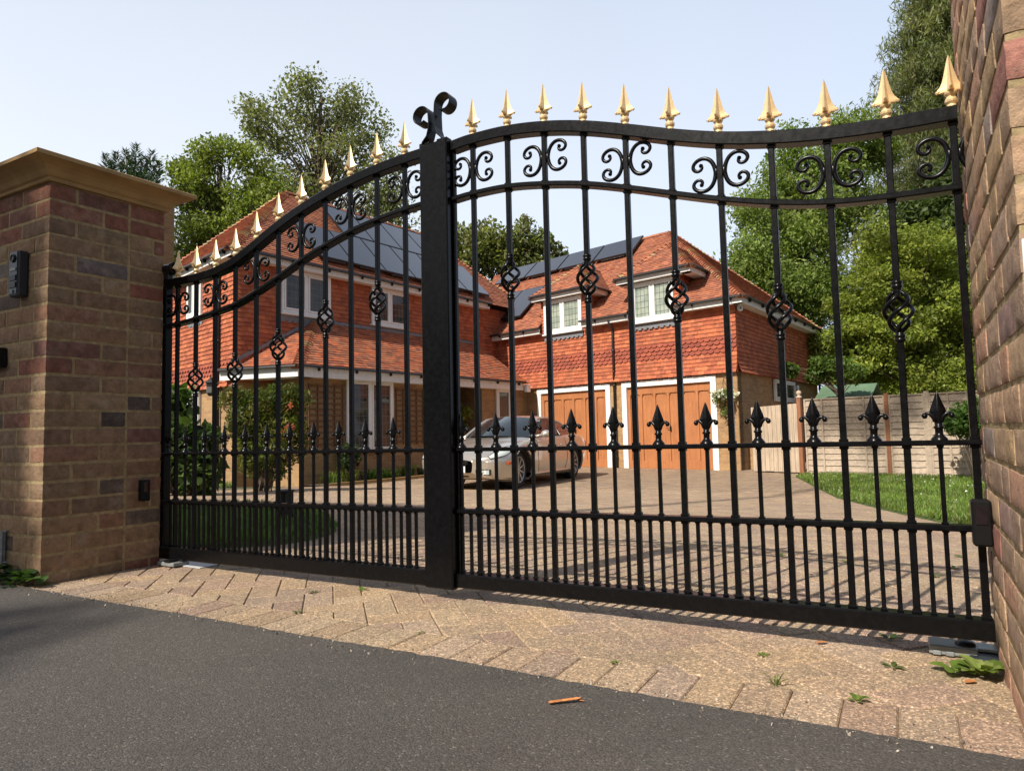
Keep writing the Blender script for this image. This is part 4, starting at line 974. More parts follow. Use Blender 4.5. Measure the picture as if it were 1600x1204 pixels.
# ------------------------------------------------------------------ the car
def car():
    fwd = V3(-math.sin(math.radians(27)), -math.cos(math.radians(27)), 0); rz = math.atan2(fwd[1], fwd[0])
    base = V3(-.03, 13.76, ZH)
    c = thing('parked_car', 'champagne coupe parked on the block paving, nose towards the gates', 'car', base, rz)
    ST = [  # x, half width, underside, shoulder z, centre z
        (2.25, .30, .36, .50, .535), (2.225, .50, .30, .53, .565), (2.16, .68, .235, .575, .62), (2.05, .79, .205, .62, .675), (1.85, .865, .185, .675, .745), (1.58, .90, .18, .735, .81), (1.31, .912, .18, .785, .86), (1.0, .915, .178, .815, .91), (.72, .912, .175, .84, .955), (.4, .91, .172, .86, .97), (0, .912, .17, .875, .97), (-.5, .914, .172, .89, .975), (-.9, .915, .175, .905, .985), (-1.31, .912, .185, .915, 1.005), (-1.65, .885, .215, .905, 1.0), (-1.95, .83, .26, .87, .955), (-2.17, .75, .31, .80, .89), (-2.27, .60, .38, .70, .79), (-2.285, .40, .44, .64, .70)]
    S = np.array(ST); xs = np.linspace(2.25, -2.285, 152)
    def prm(x): return [float(np.interp(-x, -S[:, 0], S[:, k])) for k in range(1, 5)]
    # smooth the stations
    tab = np.array([prm(x) for x in xs]); k = np.ones(5)/5
    for j in range(4):
        t = np.pad(tab[:, j], 2, mode='edge'); tab[:, j] = np.convolve(t, k, 'valid')
    def section(w, zb, zs, zc):
        pts = [(0, zb), (w*.80, zb), (w*.93, zb+.025), (w*.965, zb+.11), (w*.995, zb+.24), (w, (zb+zs)/2+.09), (w*.975, zs-.05), (w*.93, zs), (w*.80, zs+(zc-zs)*.42), (w*.5, zs+(zc-zs)*.84), (0, zc)]
        return catmull([V3(0, a, b) for a, b in pts], 5)
    rows = []
    for x, t in zip(xs, tab): rows.append([V3(x, p[1], p[2]) for p in section(*t)])
    body = MB(); lips = []; AXL = ((1.31, .335), (-1.31, .335)); RA = .365
    m = len(rows[0])
    # snap the sides round the wheel arches and drop what lies inside them
    def inside(p): return any(math.hypot(p[0]-ax, p[2]-az) < RA for ax, az in AXL) and abs(p[1]) > .45
    for sg in (1, -1):
        V = [[V3(p[0], p[1]*sg, p[2]) for p in r] for r in rows]; IN = [[inside(p) for p in r] for r in V]
        for i in range(len(V)):
            for j in range(m):
                if not IN[i][j]: continue
                nb = [(i+a, j+b) for a in (-1, 0, 1) for b in (-1, 0, 1) if 0 <= i+a < len(V) and 0 <= j+b < m]
                if any(not IN[a][b] for a, b in nb):
                    p = V[i][j]; ax, az = min(AXL, key=lambda q: math.hypot(p[0]-q[0], p[2]-q[1])); d = math.hypot(p[0]-ax, p[2]-az); f = RA/max(d, .01)
                    if d > RA*.75: V[i][j] = V3(ax+(p[0]-ax)*f, p[1], az+(p[2]-az)*f); IN[i][j] = False
        for i in range(len(V)-1):
            for j in range(m-1):
                q = [(i, j), (i+1, j), (i+1, j+1), (i, j+1)]
                if any(IN[a][b] for a, b in q): continue
                P = [V[a][b] for a, b in q]; body.face(P if sg < 0 else P[::-1])
        for ax, az in AXL:                        # wheel well lip
            A = []; B = []
            for kk in range(25):
                g = math.radians(-12+204*kk/24); x, z = ax+RA*math.cos(g), az+RA*math.sin(g); t = [float(np.interp(-x, -xs, tab[:, j])) for j in range(4)]
                sec = section(*t); yy = float(np.interp(z, [p[2] for p in sec[5:36]], [p[1] for p in sec[5:36]])); A.append(V3(x, sg*yy, z)); B.append(V3(x, sg*(yy-.022), z))
            body.grid([A, B], flip=sg > 0); lips.append([B, [V3(p[0], sg*.5, p[2]) for p in B]])
    bo = body.build('body', MAT['car'], c, local=True, smooth=True)
    w = MB()
    for g_ in lips: w.grid(g_)
    for sg in (1, -1):
        for ax, az in AXL:
            w.lathe(V3(ax, sg*.49, az), [(0, 0), (.37, 0)], 24, V3(0, sg, 0))
    w.obox(V3(0, 0, 0), V3(1, 0, 0), V3(0, 1, 0), UP, -1.9, 1.9, -.6, .6, .2, .5)
    w.build('underside', MAT['dark'], c, local=True)
    # greenhouse
    def arc(x0, x1, y, z, zc, n=9): return [V3(x0+(x1-x0)*(abs(2*i/(n-1)-1)**2), y*(2*i/(n-1)-1), zc-(zc-z)*(abs(2*i/(n-1)-1)**2)) for i in range(n)]
    cowl = arc(1.02, .66, .74, .90, .945); head = arc(.16, .02, .565, 1.255, 1.315); mid = arc(-.35, -.35, .585, 1.285, 1.348); rear = arc(-.98, -.92, .545, 1.235, 1.29); deck = arc(-1.78, -1.55, .66, .965, .985)
    def blend(a, b_, bulge, n=6):
        out = []
        for k in range(n+1):
            t = k/n; out.append([p*(1-t)+q*t+UP*bulge*4*t*(1-t) for p, q in zip(a, b_)])
        return out
    ws = blend(cowl, head, .018); rg = blend(rear, deck, .03)
    roof = MB(); R = blend(head, mid, .008, 5)[:-1]+blend(mid, rear, .012, 6); roof.grid(R, flip=False)
    roof.build('roof', MAT['car'], c, local=True, smooth=True)
    g = MB(); g.grid(ws); g.build('windscreen', MAT['cglass'], c, local=True, smooth=True)
    g = MB(); g.grid(rg); g.build('rear_window', MAT['cglass'], c, local=True, smooth=True)
    for sg in (1, -1):
        i = -1 if sg > 0 else 0
        top = [r[i] for r in blend(cowl, head, .018)]+[r[i] for r in R[1:]]+[r[i] for r in rg[1:]]
        bot = []
        for p in top:
            t = [float(np.interp(-p[0], -xs, tab[:, j])) for j in range(4)]; bot.append(V3(p[0], sg*t[0]*.86, t[2]+.012))
        bot = [V3(p[0], sg*max(abs(p[1]), abs(q[1])), min(p[2], q[2]-.002)) for p, q in zip(bot, top)]
        g = MB(); g.grid([bot, [(a+b_)/2+V3(0, sg*.02, 0) for a, b_ in zip(bot, top)], top], flip=sg > 0); g.build('side_window', MAT['cglass'], c, local=True, smooth=True)
        pl = MB(); pl.tube(top, [.03]*len(top), 8, flat=.8); pl.tube([bot[0]+V3(0, 0, -.01)]+bot, .014, 6)
        pl.build('roof_pillar', MAT['car'], c, local=True, smooth=True)
        b = MB(); b.tube([V3(-.62, sg*.80, .93), V3(-.66, sg*.66, 1.1), V3(-.70, sg*.585, 1.26)], .02, 6); b.build('door_pillar', MAT['plastic'], c, local=True)
        mi = MB(); o = V3(.50, sg*.985, .965)
        mi.lathe(o-V3(.06, 0, 0), [(0, 0), (.045, .004), (.066, .03), (.072, .06), (.06, .10), (.035, .13), (0, .14)], 14, V3(1, 0, 0)); mi.tube([o+V3(0, -sg*.05, -.02), V3(.54, sg*.84, .92)], .025, 6)
        for k_ in range(len(mi.v)):
            v = mi.v[k_]; mi.v[k_] = (v[0], o[1]+(v[1]-o[1])*1.45, v[2])
        me = mi.build('wing_mirror', MAT['car'], c, local=True, smooth=True)
        def side(x, z, out=.004):
            t = [float(np.interp(-x, -xs, tab[:, j])) for j in range(4)]; sec = section(*t); yy = float(np.interp(z, [p[2] for p in sec[5:36]], [p[1] for p in sec[5:36]])); return V3(x, sg*(yy+out), z)
        d = MB()
        for ln_ in ([(.68, .86), (.70, .6), (.66, .33), (.60, .24)], [(-.62, .88), (-.70, .6), (-.66, .3), (-.62, .24)], [(.60, .24), (0, .235), (-.62, .24)]):
            d.tube([side(x, z, .0005) for x, z in catmull([V3(a, b_, 0) for a, b_ in ln_], 6) for x, z in [(x, z)]] if False else [side(p[0], p[1], .0005) for p in catmull([V3(a, b_, 0) for a, b_ in ln_], 6)], .0055, 4)
        d.build('door_seam', MAT['plastic'], c, local=True)
        hnd = MB(); hnd.tube([side(-.36, .74, .004), side(-.40, .742, .03), side(-.54, .744, .03), side(-.58, .745, .004)], .013, 6); hnd.build('door_handle', MAT['car'], c, local=True, smooth=True)
        sk = MB(); sk.tube([side(x, .235, .008) for x in np.linspace(.9, -.9, 12)], .03, 6, flat=.8); sk.build('sill_skirt', MAT['car'], c, local=True, smooth=True)
        # lamps on the nose
        def shell(pts_xz, name, mat, out, n=10):
            """patch following the body: outline given by (x, height fraction) rows"""
            gg = MB(); gg.grid(pts_xz, flip=sg > 0); return gg.build(name, mat, c, local=True, smooth=True)
        rowsP = []
        for u_ in np.linspace(0, 1, 12):                    # along the teardrop, from the nose back over the wing
            x = 2.13-.60*u_; t = [float(np.interp(-x, -xs, tab[:, j])) for j in range(4)]; sec = section(*t)
            wd = math.sin(PI*min(1, u_*.92+.08))**.6; j0 = 34+1.5*u_-5.5*wd; j1 = 35+1.5*u_+4.5*wd
            def sp(jj):
                jj = max(0, min(len(sec)-1.001, jj)); a = int(jj); f_ = jj-a; p = sec[a]*(1-f_)+sec[a+1]*f_; nn_ = nrm(V3(.5, .55, .65)); q = p+nn_*.012; return V3(x+.006, sg*q[1], q[2])
            rowsP.append([sp(j0+(j1-j0)*q/6) for q in range(7)])
        hl = shell(rowsP, 'headlamp', MAT['lamp'], .01)
        rim = MB(); rim.tube([r[0] for r in rowsP]+[r[-1] for r in rowsP[::-1]]+[rowsP[0][0]], .007, 4); rim.build('lamp_surround', MAT['plastic'], hl, local=True)
        lm = MB(); lm.obox(side(1.80, .475, .004), V3(1, 0, 0), V3(0, sg, 0), UP, -.075, .075, -.01, .012, -.028, .028, ch=.008); lm.build('side_marker', MAT['orange'], c, local=True)
        def nose(y, z, out=.006):
            best = None
            for x, t in zip(xs[:40], tab[:40]):
                sec = section(*t); 
                if t[0] < abs(y): continue
                lowz = np.interp(abs(y), [p[1] for p in sec[:12]], [p[2] for p in sec[:12]]); hi = np.interp(abs(y), [p[1] for p in sec[::-1][:25]], [p[2] for p in sec[::-1][:25]])
                if lowz <= z <= hi: best = x; break
            return V3((best if best is not None else 2.1)+out, y, z)
        fg = MB(); fg.grid([[nose(sg*y, z, .024) for y in np.linspace(.46, .66, 6)] for z in (.30, .335, .37)], flip=sg < 0); fl = fg.build('fog_lamp', MAT['lamp'], c, local=True)
        fr_ = MB(); fr_.grid([[nose(sg*y, z, .014) for y in np.linspace(.44, .69, 8)] for z in (.285, .335, .385)], flip=sg < 0); fr_.build('lamp_recess', MAT['plastic'], fl, local=True)
    gr = MB(); gr.grid([[nose(y, z, .008) for y in np.linspace(-.30, .30, 9)] for z in (.46, .50, .535)]); gb = gr.build('grille', MAT['plastic'], c, local=True)
    sl = MB()
    for z in (.47, .49, .51, .53): sl.tube([nose(y, z, .014) for y in np.linspace(-.29, .29, 9)], .0045, 5)
    sl.build('slat', MAT['chrome'], gb, local=True)
    em = MB(); em.lathe(nose(0, .545, .0), [(.05, 0), (.05, .012), (.04, .016), (.038, .01)], 16, V3(1, 0, .35)); em.build('badge_ring', MAT['chrome'], gb, local=True, smooth=True)
    pt = MB(); q = nose(0, .385, .016); pt.obox(q, V3(1, 0, 0), V3(0, 1, 0), UP, -.005, .012, -.26, .26, -.056, .056, ch=.003); pt.build('number_plate', MAT['plate'], c, local=True)
    it = MB(); it.grid([[nose(y, z, .006) for y in np.linspace(-.28, .28, 9)] for z in (.25, .28, .32)]); it.build('lower_intake', MAT['plastic'], c, local=True)
    for sg in (1, -1):
        tl = MB(); tl.obox(V3(-2.2, sg*.62, .72), nrm(V3(1, sg*.25, 0)), nrm(V3(-sg*.25, 1, 0)), UP, -.06, .03, -.12, .12, -.07, .07, ch=.02); tl.build('tail_lamp', MAT['redlens'], c, local=True)
    for ax, az in AXL:
        for sg in (1, -1):
            o = V3(ax, sg*.80, az); d = V3(0, sg, 0)
            t = MB(); t.lathe(o, [(.235, -.215), (.30, -.215), (.328, -.20), (.335, -.17), (.335, -.03), (.328, -.005), (.30, .008), (.262, .010), (.245, .0), (.235, -.01)], 40, d); wh = t.build('tyre', MAT['tyre'], c, local=True, smooth=True)
            r_ = MB(); r_.lathe(o, [(.24, -.2), (.243, .0), (.235, .006), (.224, .0), (.218, -.05), (.215, -.19)], 36, d); r_.lathe(o, [(0, -.005), (.03, -.005), (.055, -.02), (.06, -.05)], 16, d)
            ex, ez = V3(1, 0, 0), UP
            for k_ in range(10):
                a = 2*PI*k_/10+.3; dr = ex*math.cos(a)+ez*math.sin(a); tn = -ex*math.sin(a)+ez*math.cos(a)
                wdt = .018
                P = [o+dr*.04+tn*wdt*1.3-d*.035, o+dr*.04-tn*wdt*1.3-d*.035, o+dr*.222-tn*wdt-d*.022, o+dr*.222+tn*wdt-d*.022]
                Q = [o+dr*.04+tn*wdt*.8-d*.008, o+dr*.04-tn*wdt*.8-d*.008, o+dr*.222-tn*wdt*.7-d*.004, o+dr*.222+tn*wdt*.7-d*.004]
                r_.hexa(P+Q)
            r_.build('rim', MAT['alloy'], wh, local=True, smooth=False)
            bd = MB(); bd.lathe(o-d*.10, [(0, 0), (.15, 0), (.15, -.02)], 20, d); bd.build('brake_disc', MAT['steel'], wh, local=True)
car()
# ------------------------------------------------------------------ leaves and trees
def quads(name, P, mat, colr, parent=None, loc=None, **tags):
    """P: (N,4,3) world quads, colr (N,3)"""
    N = len(P); off = WLOC[parent.name] if parent is not None else (V3(*loc) if loc is not None else V3(0, 0, 0))
    me = bpy.data.meshes.new(name); me.vertices.add(N*4); me.loops.add(N*4); me.polygons.add(N)
    me.vertices.foreach_set('co', (P-off).reshape(-1).astype(np.float32)); me.loops.foreach_set('vertex_index', np.arange(N*4, dtype=np.int32)); me.polygons.foreach_set('loop_start', np.arange(0, N*4, 4, dtype=np.int32))
    try: me.polygons.foreach_set('loop_total', np.full(N, 4, dtype=np.int32))
    except Exception: pass
    me.update(calc_edges=True)
    ca = me.color_attributes.new('Col', 'FLOAT_COLOR', 'CORNER'); c4 = np.ones((N, 4, 4), np.float32); c4[:, :, :3] = colr[:, None, :]; ca.data.foreach_set('color', c4.reshape(-1))
    me.materials.append(mat); o = bpy.data.objects.new(name, me); COL.objects.link(o)
    if parent is not None: o.parent = parent; WLOC[o.name] = off
    else: o.location = off; WLOC[o.name] = off
    tag(o, **tags); return o
def unit(a): return a/np.maximum(np.linalg.norm(a, axis=-1, keepdims=True), 1e-9)
def leaves(C, per, spread, size, aspect, cols, up=.5, droop=0.0, vary=.35, flatz=1.0, keep=None):
    """C (M,3) clump centres -> diamond leaves round each"""
    M = len(C); N = M*per
    c = np.repeat(C, per, 0); d = RNG.normal(size=(N, 3)); d *= np.minimum(1, 1.55/np.maximum(np.linalg.norm(d, axis=1, keepdims=True), 1e-6)); d *= spread*1.12; d[:, 2] *= flatz
    p = c+d; n = unit(RNG.normal(size=(N, 3))+np.array([0, 0, up])); a = RNG.normal(size=(N, 3)); a[:, 2] -= droop*2; a = unit(a-n*(a*n).sum(1, keepdims=True)); b = np.cross(n, a)
    L = size*RNG.uniform(.5, 1.5, (N, 1)); W = L*aspect
    q = np.stack([p-a*L*.5, p+b*W*.5+a*L*.05, p+a*L*.5-n*L*.06, p-b*W*.5+a*L*.05], 1)
    cols = np.array(cols); k = RNG.integers(0, len(cols), M); base = np.repeat(cols[k], per, 0); mix = cols[RNG.integers(0, len(cols), N)]
    f = np.repeat(RNG.uniform(1-vary*.6, 1+vary*.5, (M, 1))*np.repeat(RNG.uniform(.72, 1.25, (M//7+1, 1)), 7, 0)[:M], per, 0)*RNG.uniform(.75, 1.25, (N, 1))
    col_ = (base*.6+mix*.4)*f
    return q, col_
def blobs(B, n, shell=.45, clump=0):
    """clump centres inside ellipsoids (cx,cy,cz,rx,ry,rz[,weight])"""
    w = np.array([b[3]*b[4]*b[5]*(b[6] if len(b) > 6 else 1) for b in B])**.75; w /= w.sum(); out = []
    for b, k in zip(B, w):
        m = max(3, int(n*k)//(clump or 1)); d = unit(RNG.normal(size=(m, 3))); r = RNG.uniform(shell, 1.0, (m, 1))**.6*RNG.uniform(.82, 1.02, (m, 1)); P_ = np.array(b[:3])+d*r*np.array(b[3:6])
        if clump: P_ = np.repeat(P_, clump, 0)+RNG.normal(size=(m*clump, 3))*np.array([.17, .17, .11])*float(np.mean(b[3:6]))
        out.append(P_)
    return np.concatenate(out)
def wood(root, base, top, r, targets, nl, rl, mat='bark', lean=0, name='trunk', curve=.35):
    mb = MB(); base = np.array(base, float); top = np.array(top, float); n = 8
    path = [base+(top-base)*t+V3(noise.noise(Vector((t*3, base[0], 1))), noise.noise(Vector((t*3, base[1], 7))), 0)*r*1.2*min(1, t*3) for t in np.linspace(0, 1, n)]
    mb.tube(path, [r*(1.25 if i == 0 else 1-.75*i/(n-1)) for i in range(n)], 9)
    idx = RNG.permutation(len(targets))[:nl]
    for i in idx:
        t = np.array(targets[i]); k = min(max((t[2]-base[2])/(top[2]-base[2])*.75, .22), .96); s = base+(top-base)*k
        mid = s*(1-.5)+t*.5+UP*np.linalg.norm(t-s)*curve*.4+RNG.normal(size=3)*.06*np.linalg.norm(t-s)
        rad = rl*RNG.uniform(.6, 1.1); P = catmull([s, mid, t], 4); mb.tube(P, [rad*(1-.8*j/(len(P)-1)) for j in range(len(P))], 5)
    return mb.build(name, MAT[mat], root, smooth=True)
def tree(name, label, cat, base, top, r, B, n, per, spread, size, aspect, cols, group=None, up=.5, droop=0., nl=40, rl=.06, shell=.3, vary=.35, flatz=1., mat='leaf', wmat='bark'):
    g = thing(name, label, cat, base, 0, group); C = blobs(B, n, shell, 7)
    wood(g, base, top, r, C, nl, rl, wmat)
    q, c = leaves(C, per, spread, size, aspect, cols, up, droop, vary, flatz); quads('crown', q, MAT[mat], c, g); return g
def PB(px, py, Y, rx, ry, rz=None, w=1.0):
    """a crown mass: centre and half-sizes as they measure at Y metres"""
    p = at(px, py, Y); k = Y/F_PX; return (p[0], p[1], p[2], rx*k, (rx+ry)*.5*k, (ry)*k, w)
def foot(px, Y): p = at(px, 690, Y); return V3(p[0], p[1], ZH-.05)
GT = 'trees beyond the house'
# tall open-crowned tree behind the left wing
Y = 33
tree('open_crowned_tree', 'tall airy grey-green tree, highest of those behind the left roof', 'tree', foot(505, Y), at(500, 150, Y), .32,
     [PB(500, 150, Y, 70, 50), PB(437, 200, Y, 66, 52, None, 1.5), PB(555, 195, Y, 55, 55), PB(500, 250, Y, 95, 70), PB(585, 300, Y, 50, 70), PB(420, 280, Y, 48, 50), PB(640, 330, Y, 50, 55), PB(470, 330, Y, 80, 60)],
     760, 34, .34, .165, .62, [(.185, .21, .09), (.22, .24, .11), (.14, .165, .065), (.26, .26, .14)], GT, nl=130, rl=.055, shell=.35, vary=.4)
Y = 29
tree('leafy_tree', 'bright yellow-green tree between the dark conifer and the tall airy tree', 'tree', foot(345, Y), at(345, 260, Y), .28,
     [PB(345, 245, Y, 52, 32), PB(310, 285, Y, 45, 40), PB(390, 290, Y, 55, 45), PB(330, 340, Y, 75, 50), PB(290, 380, Y, 40, 40), PB(420, 360, Y, 50, 50)],
     600, 60, .28, .15, .5, [(.19, .25, .045), (.23, .28, .055), (.13, .19, .035), (.25, .28, .07)], GT, nl=70, rl=.05, droop=.4)
Y = 27
g = thing('conifer', 'small dark conifer top just above the pillar cap', 'tree', foot(205, Y), 0, GT)
def conifer(g, px0, px1, ptop, pbot, Y, n, per, cols, droop, size, trunk_px, spread=.18):
    base = WLOC[g.name]; top = at(trunk_px, ptop, Y); C = []; mb = MB(); mb.tube([base, top], [.28, .03], 8)
    for i in range(n):
        t = (i+.5)/n; py = ptop+(pbot-ptop)*t; half = (.10+.90*t); z0 = at(trunk_px, py, Y)
        for k in range(11):
            a = RNG.uniform(0, 2*PI); reach = (px1-px0)/2*half*Y/F_PX*RNG.uniform(.55, 1.1); d = V3(math.cos(a), math.sin(a), 0)
            e = z0+d*reach+UP*(-droop*reach*.35+.15*reach*(1 if droop < 0 else 0)); P = catmull([z0, (z0+e)/2+UP*.12*reach, e], 4); mb.tube(P, [.03*(1-.8*j/8) for j in range(len(P))], 4)
            for s in np.linspace(.2, 1.0, 9): C.append(P[min(len(P)-1, int(s*(len(P)-1)))]+RNG.normal(size=3)*.12)
    mb.build('trunk', MAT['bark'], g, smooth=True)
    q, c = leaves(np.array(C), per, spread, size, .16, cols, .2, droop, .4, .8); quads('crown', q, MAT['leaf'], c, g)
def spiky(g, tips, py0, Y, cols):
    C = []; mb = MB(); q = []; cc_ = []
    b0 = WLOC[g.name]; mb.tube([b0, at(205, py0, Y)], [.2, .1], 7)
    for px, py in tips:
        for k in range(34):
            t = k/33; P0 = at(205+(px-205)*(1-t*.5), py+(py0-py)*t, Y+RNG.normal()*.5); r = .05+.42*t**.8
            for j in range(14):
                a = RNG.uniform(0, 2*PI); d = nrm(V3(math.cos(a), math.sin(a), .75)); L = (.16+r*.55)*RNG.uniform(.6, 1.2); o = P0+V3(math.cos(a), math.sin(a), 0)*r*RNG.uniform(.2, .9); s_ = nrm(np.cross(d, RNG.normal(size=3)))*.028
                q.append([o-s_*.6, o+s_, o+d*L+s_*.1, o+d*L-s_*.1]); cc_.append(np.array(cols[RNG.integers(0, len(cols))])*RNG.uniform(.7, 1.3))
        mb.tube([at(205, py0, Y), at(px, py, Y)], [.06, .01], 5)
    mb.build('trunk', MAT['bark'], g, smooth=True); quads('crown', np.array(q), MAT['leaf'], np.array(cc_), g)
spiky(g, [(164, 242), (182, 240), (196, 236), (213, 228), (226, 246), (238, 238), (249, 254), (205, 244), (172, 252)], 330, Y, [(.03, .055, .028), (.04, .07, .03), (.02, .04, .022)])
Y = 36
tree('leafy_tree', 'pale olive tree showing above the garage ridge behind the gate post', 'tree', foot(790, Y), at(780, 380, Y), .3,
     [PB(780, 375, Y, 52, 36), PB(735, 395, Y, 40, 50), PB(830, 400, Y, 42, 32), PB(780, 430, Y, 85, 40), PB(868, 405, Y, 24, 18), PB(700, 430, Y, 45, 60)],
     300, 55, .33, .22, .62, [(.18, .21, .06), (.22, .24, .075), (.13, .17, .045), (.24, .23, .09)], GT, nl=60, rl=.05)
Y = 27
tree('broadleaf_tree', 'big mid-green broadleaf tree rising behind the garage corner', 'tree', foot(1235, Y), at(1230, 260, Y), .36,
     [PB(1275, 245, Y, 62, 45), PB(1205, 325, Y, 58, 50), PB(1290, 310, Y, 72, 72), PB(1168, 405, Y, 46, 44), PB(1240, 415, Y, 80, 68), PB(1290, 480, Y, 60, 70), PB(1340, 225, Y, 55, 50), PB(1175, 450, Y, 40, 40)],
     820, 86, .34, .165, .42, [(.175, .25, .055), (.215, .285, .065), (.135, .20, .042), (.255, .30, .085)], GT, droop=.5, nl=60, rl=.06, up=.8)
Y = 21
tree('spreading_tree', 'lime-green layered tree behind the fence, right of the garage', 'tree', foot(1420, Y), at(1420, 380, Y), .26,
     [PB(1420, 395, Y, 85, 55), PB(1365, 455, Y, 60, 50), PB(1470, 470, Y, 75, 70), PB(1400, 530, Y, 90, 50), PB(1330, 560, Y, 60, 45), PB(1500, 560, Y, 60, 60), PB(1320, 500, Y, 30, 40), PB(1440, 590, Y, 100, 30)],
     1250, 84, .25, .115, .48, [(.27, .32, .055), (.32, .35, .065), (.20, .255, .045), (.13, .18, .033)], GT, flatz=.45, nl=70, rl=.04, up=1.0, vary=.45)
Y = 31
g = thing('conifer', 'tall feathery conifer at the top right beside the right pillar', 'tree', foot(1465, Y), 0, GT)
conifer(g, 1190, 1750, -95, 520, Y, 46, 30, [(.155, .185, .07), (.19, .21, .08), (.12, .155, .06), (.22, .215, .095)], .9, .28, 1470, .25)
Y = 24
tree('dense_tree', 'dark green tree mass filling the gap beside the right pillar', 'tree', foot(1520, Y), at(1530, 300, Y), .3,
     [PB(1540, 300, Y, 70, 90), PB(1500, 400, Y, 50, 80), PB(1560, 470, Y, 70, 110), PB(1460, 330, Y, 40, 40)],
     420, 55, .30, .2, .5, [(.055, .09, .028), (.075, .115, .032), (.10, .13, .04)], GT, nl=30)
Y = 24
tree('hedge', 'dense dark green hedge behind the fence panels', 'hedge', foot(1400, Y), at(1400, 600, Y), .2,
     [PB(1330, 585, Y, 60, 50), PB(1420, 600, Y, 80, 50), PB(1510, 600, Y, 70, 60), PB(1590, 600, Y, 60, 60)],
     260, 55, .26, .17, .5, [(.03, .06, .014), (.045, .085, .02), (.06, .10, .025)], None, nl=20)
Y = 17.6
tree('overhanging_shrub', 'light green shrub arching over the garage side wall', 'shrub', foot(1325, Y), at(1310, 590, Y), .06,
     [PB(1300, 575, Y, 35, 20), PB(1262, 582, Y, 26, 10), PB(1325, 590, Y, 30, 25), PB(1240, 576, Y, 10, 6)], 80, 40, .10, .11, .55, [(.10, .17, .03), (.14, .21, .04), (.07, .12, .02)], None, nl=25, rl=.02)
# ------------------------------------------------------------------ shrubs and bedding
def shrub(name, label, base, B, n, per, spread, size, aspect, cols, h, nl=14, rl=.012, extra=None, **k):
    g = thing(name, label, 'shrub', base); C = blobs(B, n, .3); base = np.array(base, float)
    mb = MB()
    for i in RNG.permutation(len(C))[:nl]:
        t = C[i]; s = base+V3(*(RNG.normal(size=2)*.06), 0); mid = s*.5+t*.5+UP*.12; P = catmull([s, mid, t], 4); mb.tube(P, [rl*(1-.7*j/(len(P)-1)) for j in range(len(P))], 5)
    mb.build('stem', MAT['bark'], g, smooth=True)
    q, c = leaves(C, per, spread, size, aspect, cols, **k); quads('foliage', q, MAT['leaf'], c, g); return g
Y = 10.9; base = at(412, 768, Y); base[2] = gz(base)
shrub('feathery_shrub', 'large feathery green and bronze shrub at the corner of the porch', base, [PB(425, 640, Y, 45, 36), PB(385, 655, Y, 32, 48), PB(450, 675, Y, 30, 50), PB(415, 705, Y, 48, 40), PB(370, 625, Y, 22, 20), PB(460, 625, Y, 22, 20)], 210, 60, .085, .085, .3, [(.07, .11, .02), (.11, .14, .02), (.05, .085, .02), (.16, .13, .025)], 1, nl=26, up=.7, droop=.3)
g = thing('berry_cluster', 'orange berry sprays hanging in the feathery shrub', 'berries', at(452, 645, 10.45))
for px, py in ((452, 634), (454, 668), (447, 672)):
    mb = MB()
    for i in range(26): mb.lathe(at(px, py, 10.45)+RNG.normal(size=3)*.035, [(0, -.012), (.011, 0), (0, .012)], 6)
    mb.build('berries', plain('orange_berry', (.42, .09, .03), .4), g, smooth=True)
Y = 9.4; base = at(285, 778, Y); base[2] = gz(base)
shrub('laurel_shrub', 'broad-leaved dark shrub against the left wing beside the left pillar', base, [PB(270, 640, Y, 22, 40), PB(290, 700, Y, 35, 45), PB(315, 730, Y, 28, 38), PB(262, 730, Y, 25, 45), PB(330, 690, Y, 14, 18)], 90, 26, .09, .16, .5, [(.04, .085, .02), (.06, .11, .025), (.10, .15, .035), (.03, .06, .016)], 1, nl=14, up=.8, droop=.4)
Y = 11.4; base = at(1530, 748, Y); base[2] = ZH
shrub('corner_shrub', 'glossy leafy green shrub in front of the fence by the right pillar', base, [PB(1510, 650, Y, 35, 30), PB(1540, 660, Y, 35, 40), PB(1490, 660, Y, 18, 22)], 110, 40, .06, .085, .42, [(.07, .14, .022), (.10, .18, .03), (.045, .09, .016)], 1, nl=14, up=.8)
base = V3(7.38, 13.5, ZH)
g = thing('bare_shrub', 'bare reddish stems of a shrub leaning on the fence', 'shrub', base); mb = MB()
for i in range(11):
    t = base+V3(RNG.uniform(-.15, .3), RNG.uniform(-.15, .1), RNG.uniform(.8, 1.35)); P = catmull([base+V3(*RNG.normal(size=2)*.025, 0), base*.6+t*.4+V3(-.04, -.04, .05), t], 4); mb.tube(P, [.013*(1-.7*j/8) for j in range(len(P))], 5)
mb.build('stem', MAT['twig'], g)
q, c = leaves(base+RNG.normal(size=(16, 3))*np.array([.12, .12, .2])+np.array([.1, 0, .9]), 5, .08, .05, .5, [(.10, .12, .05), (.12, .13, .06)]); quads('foliage', q, MAT['leaf'], c, g)
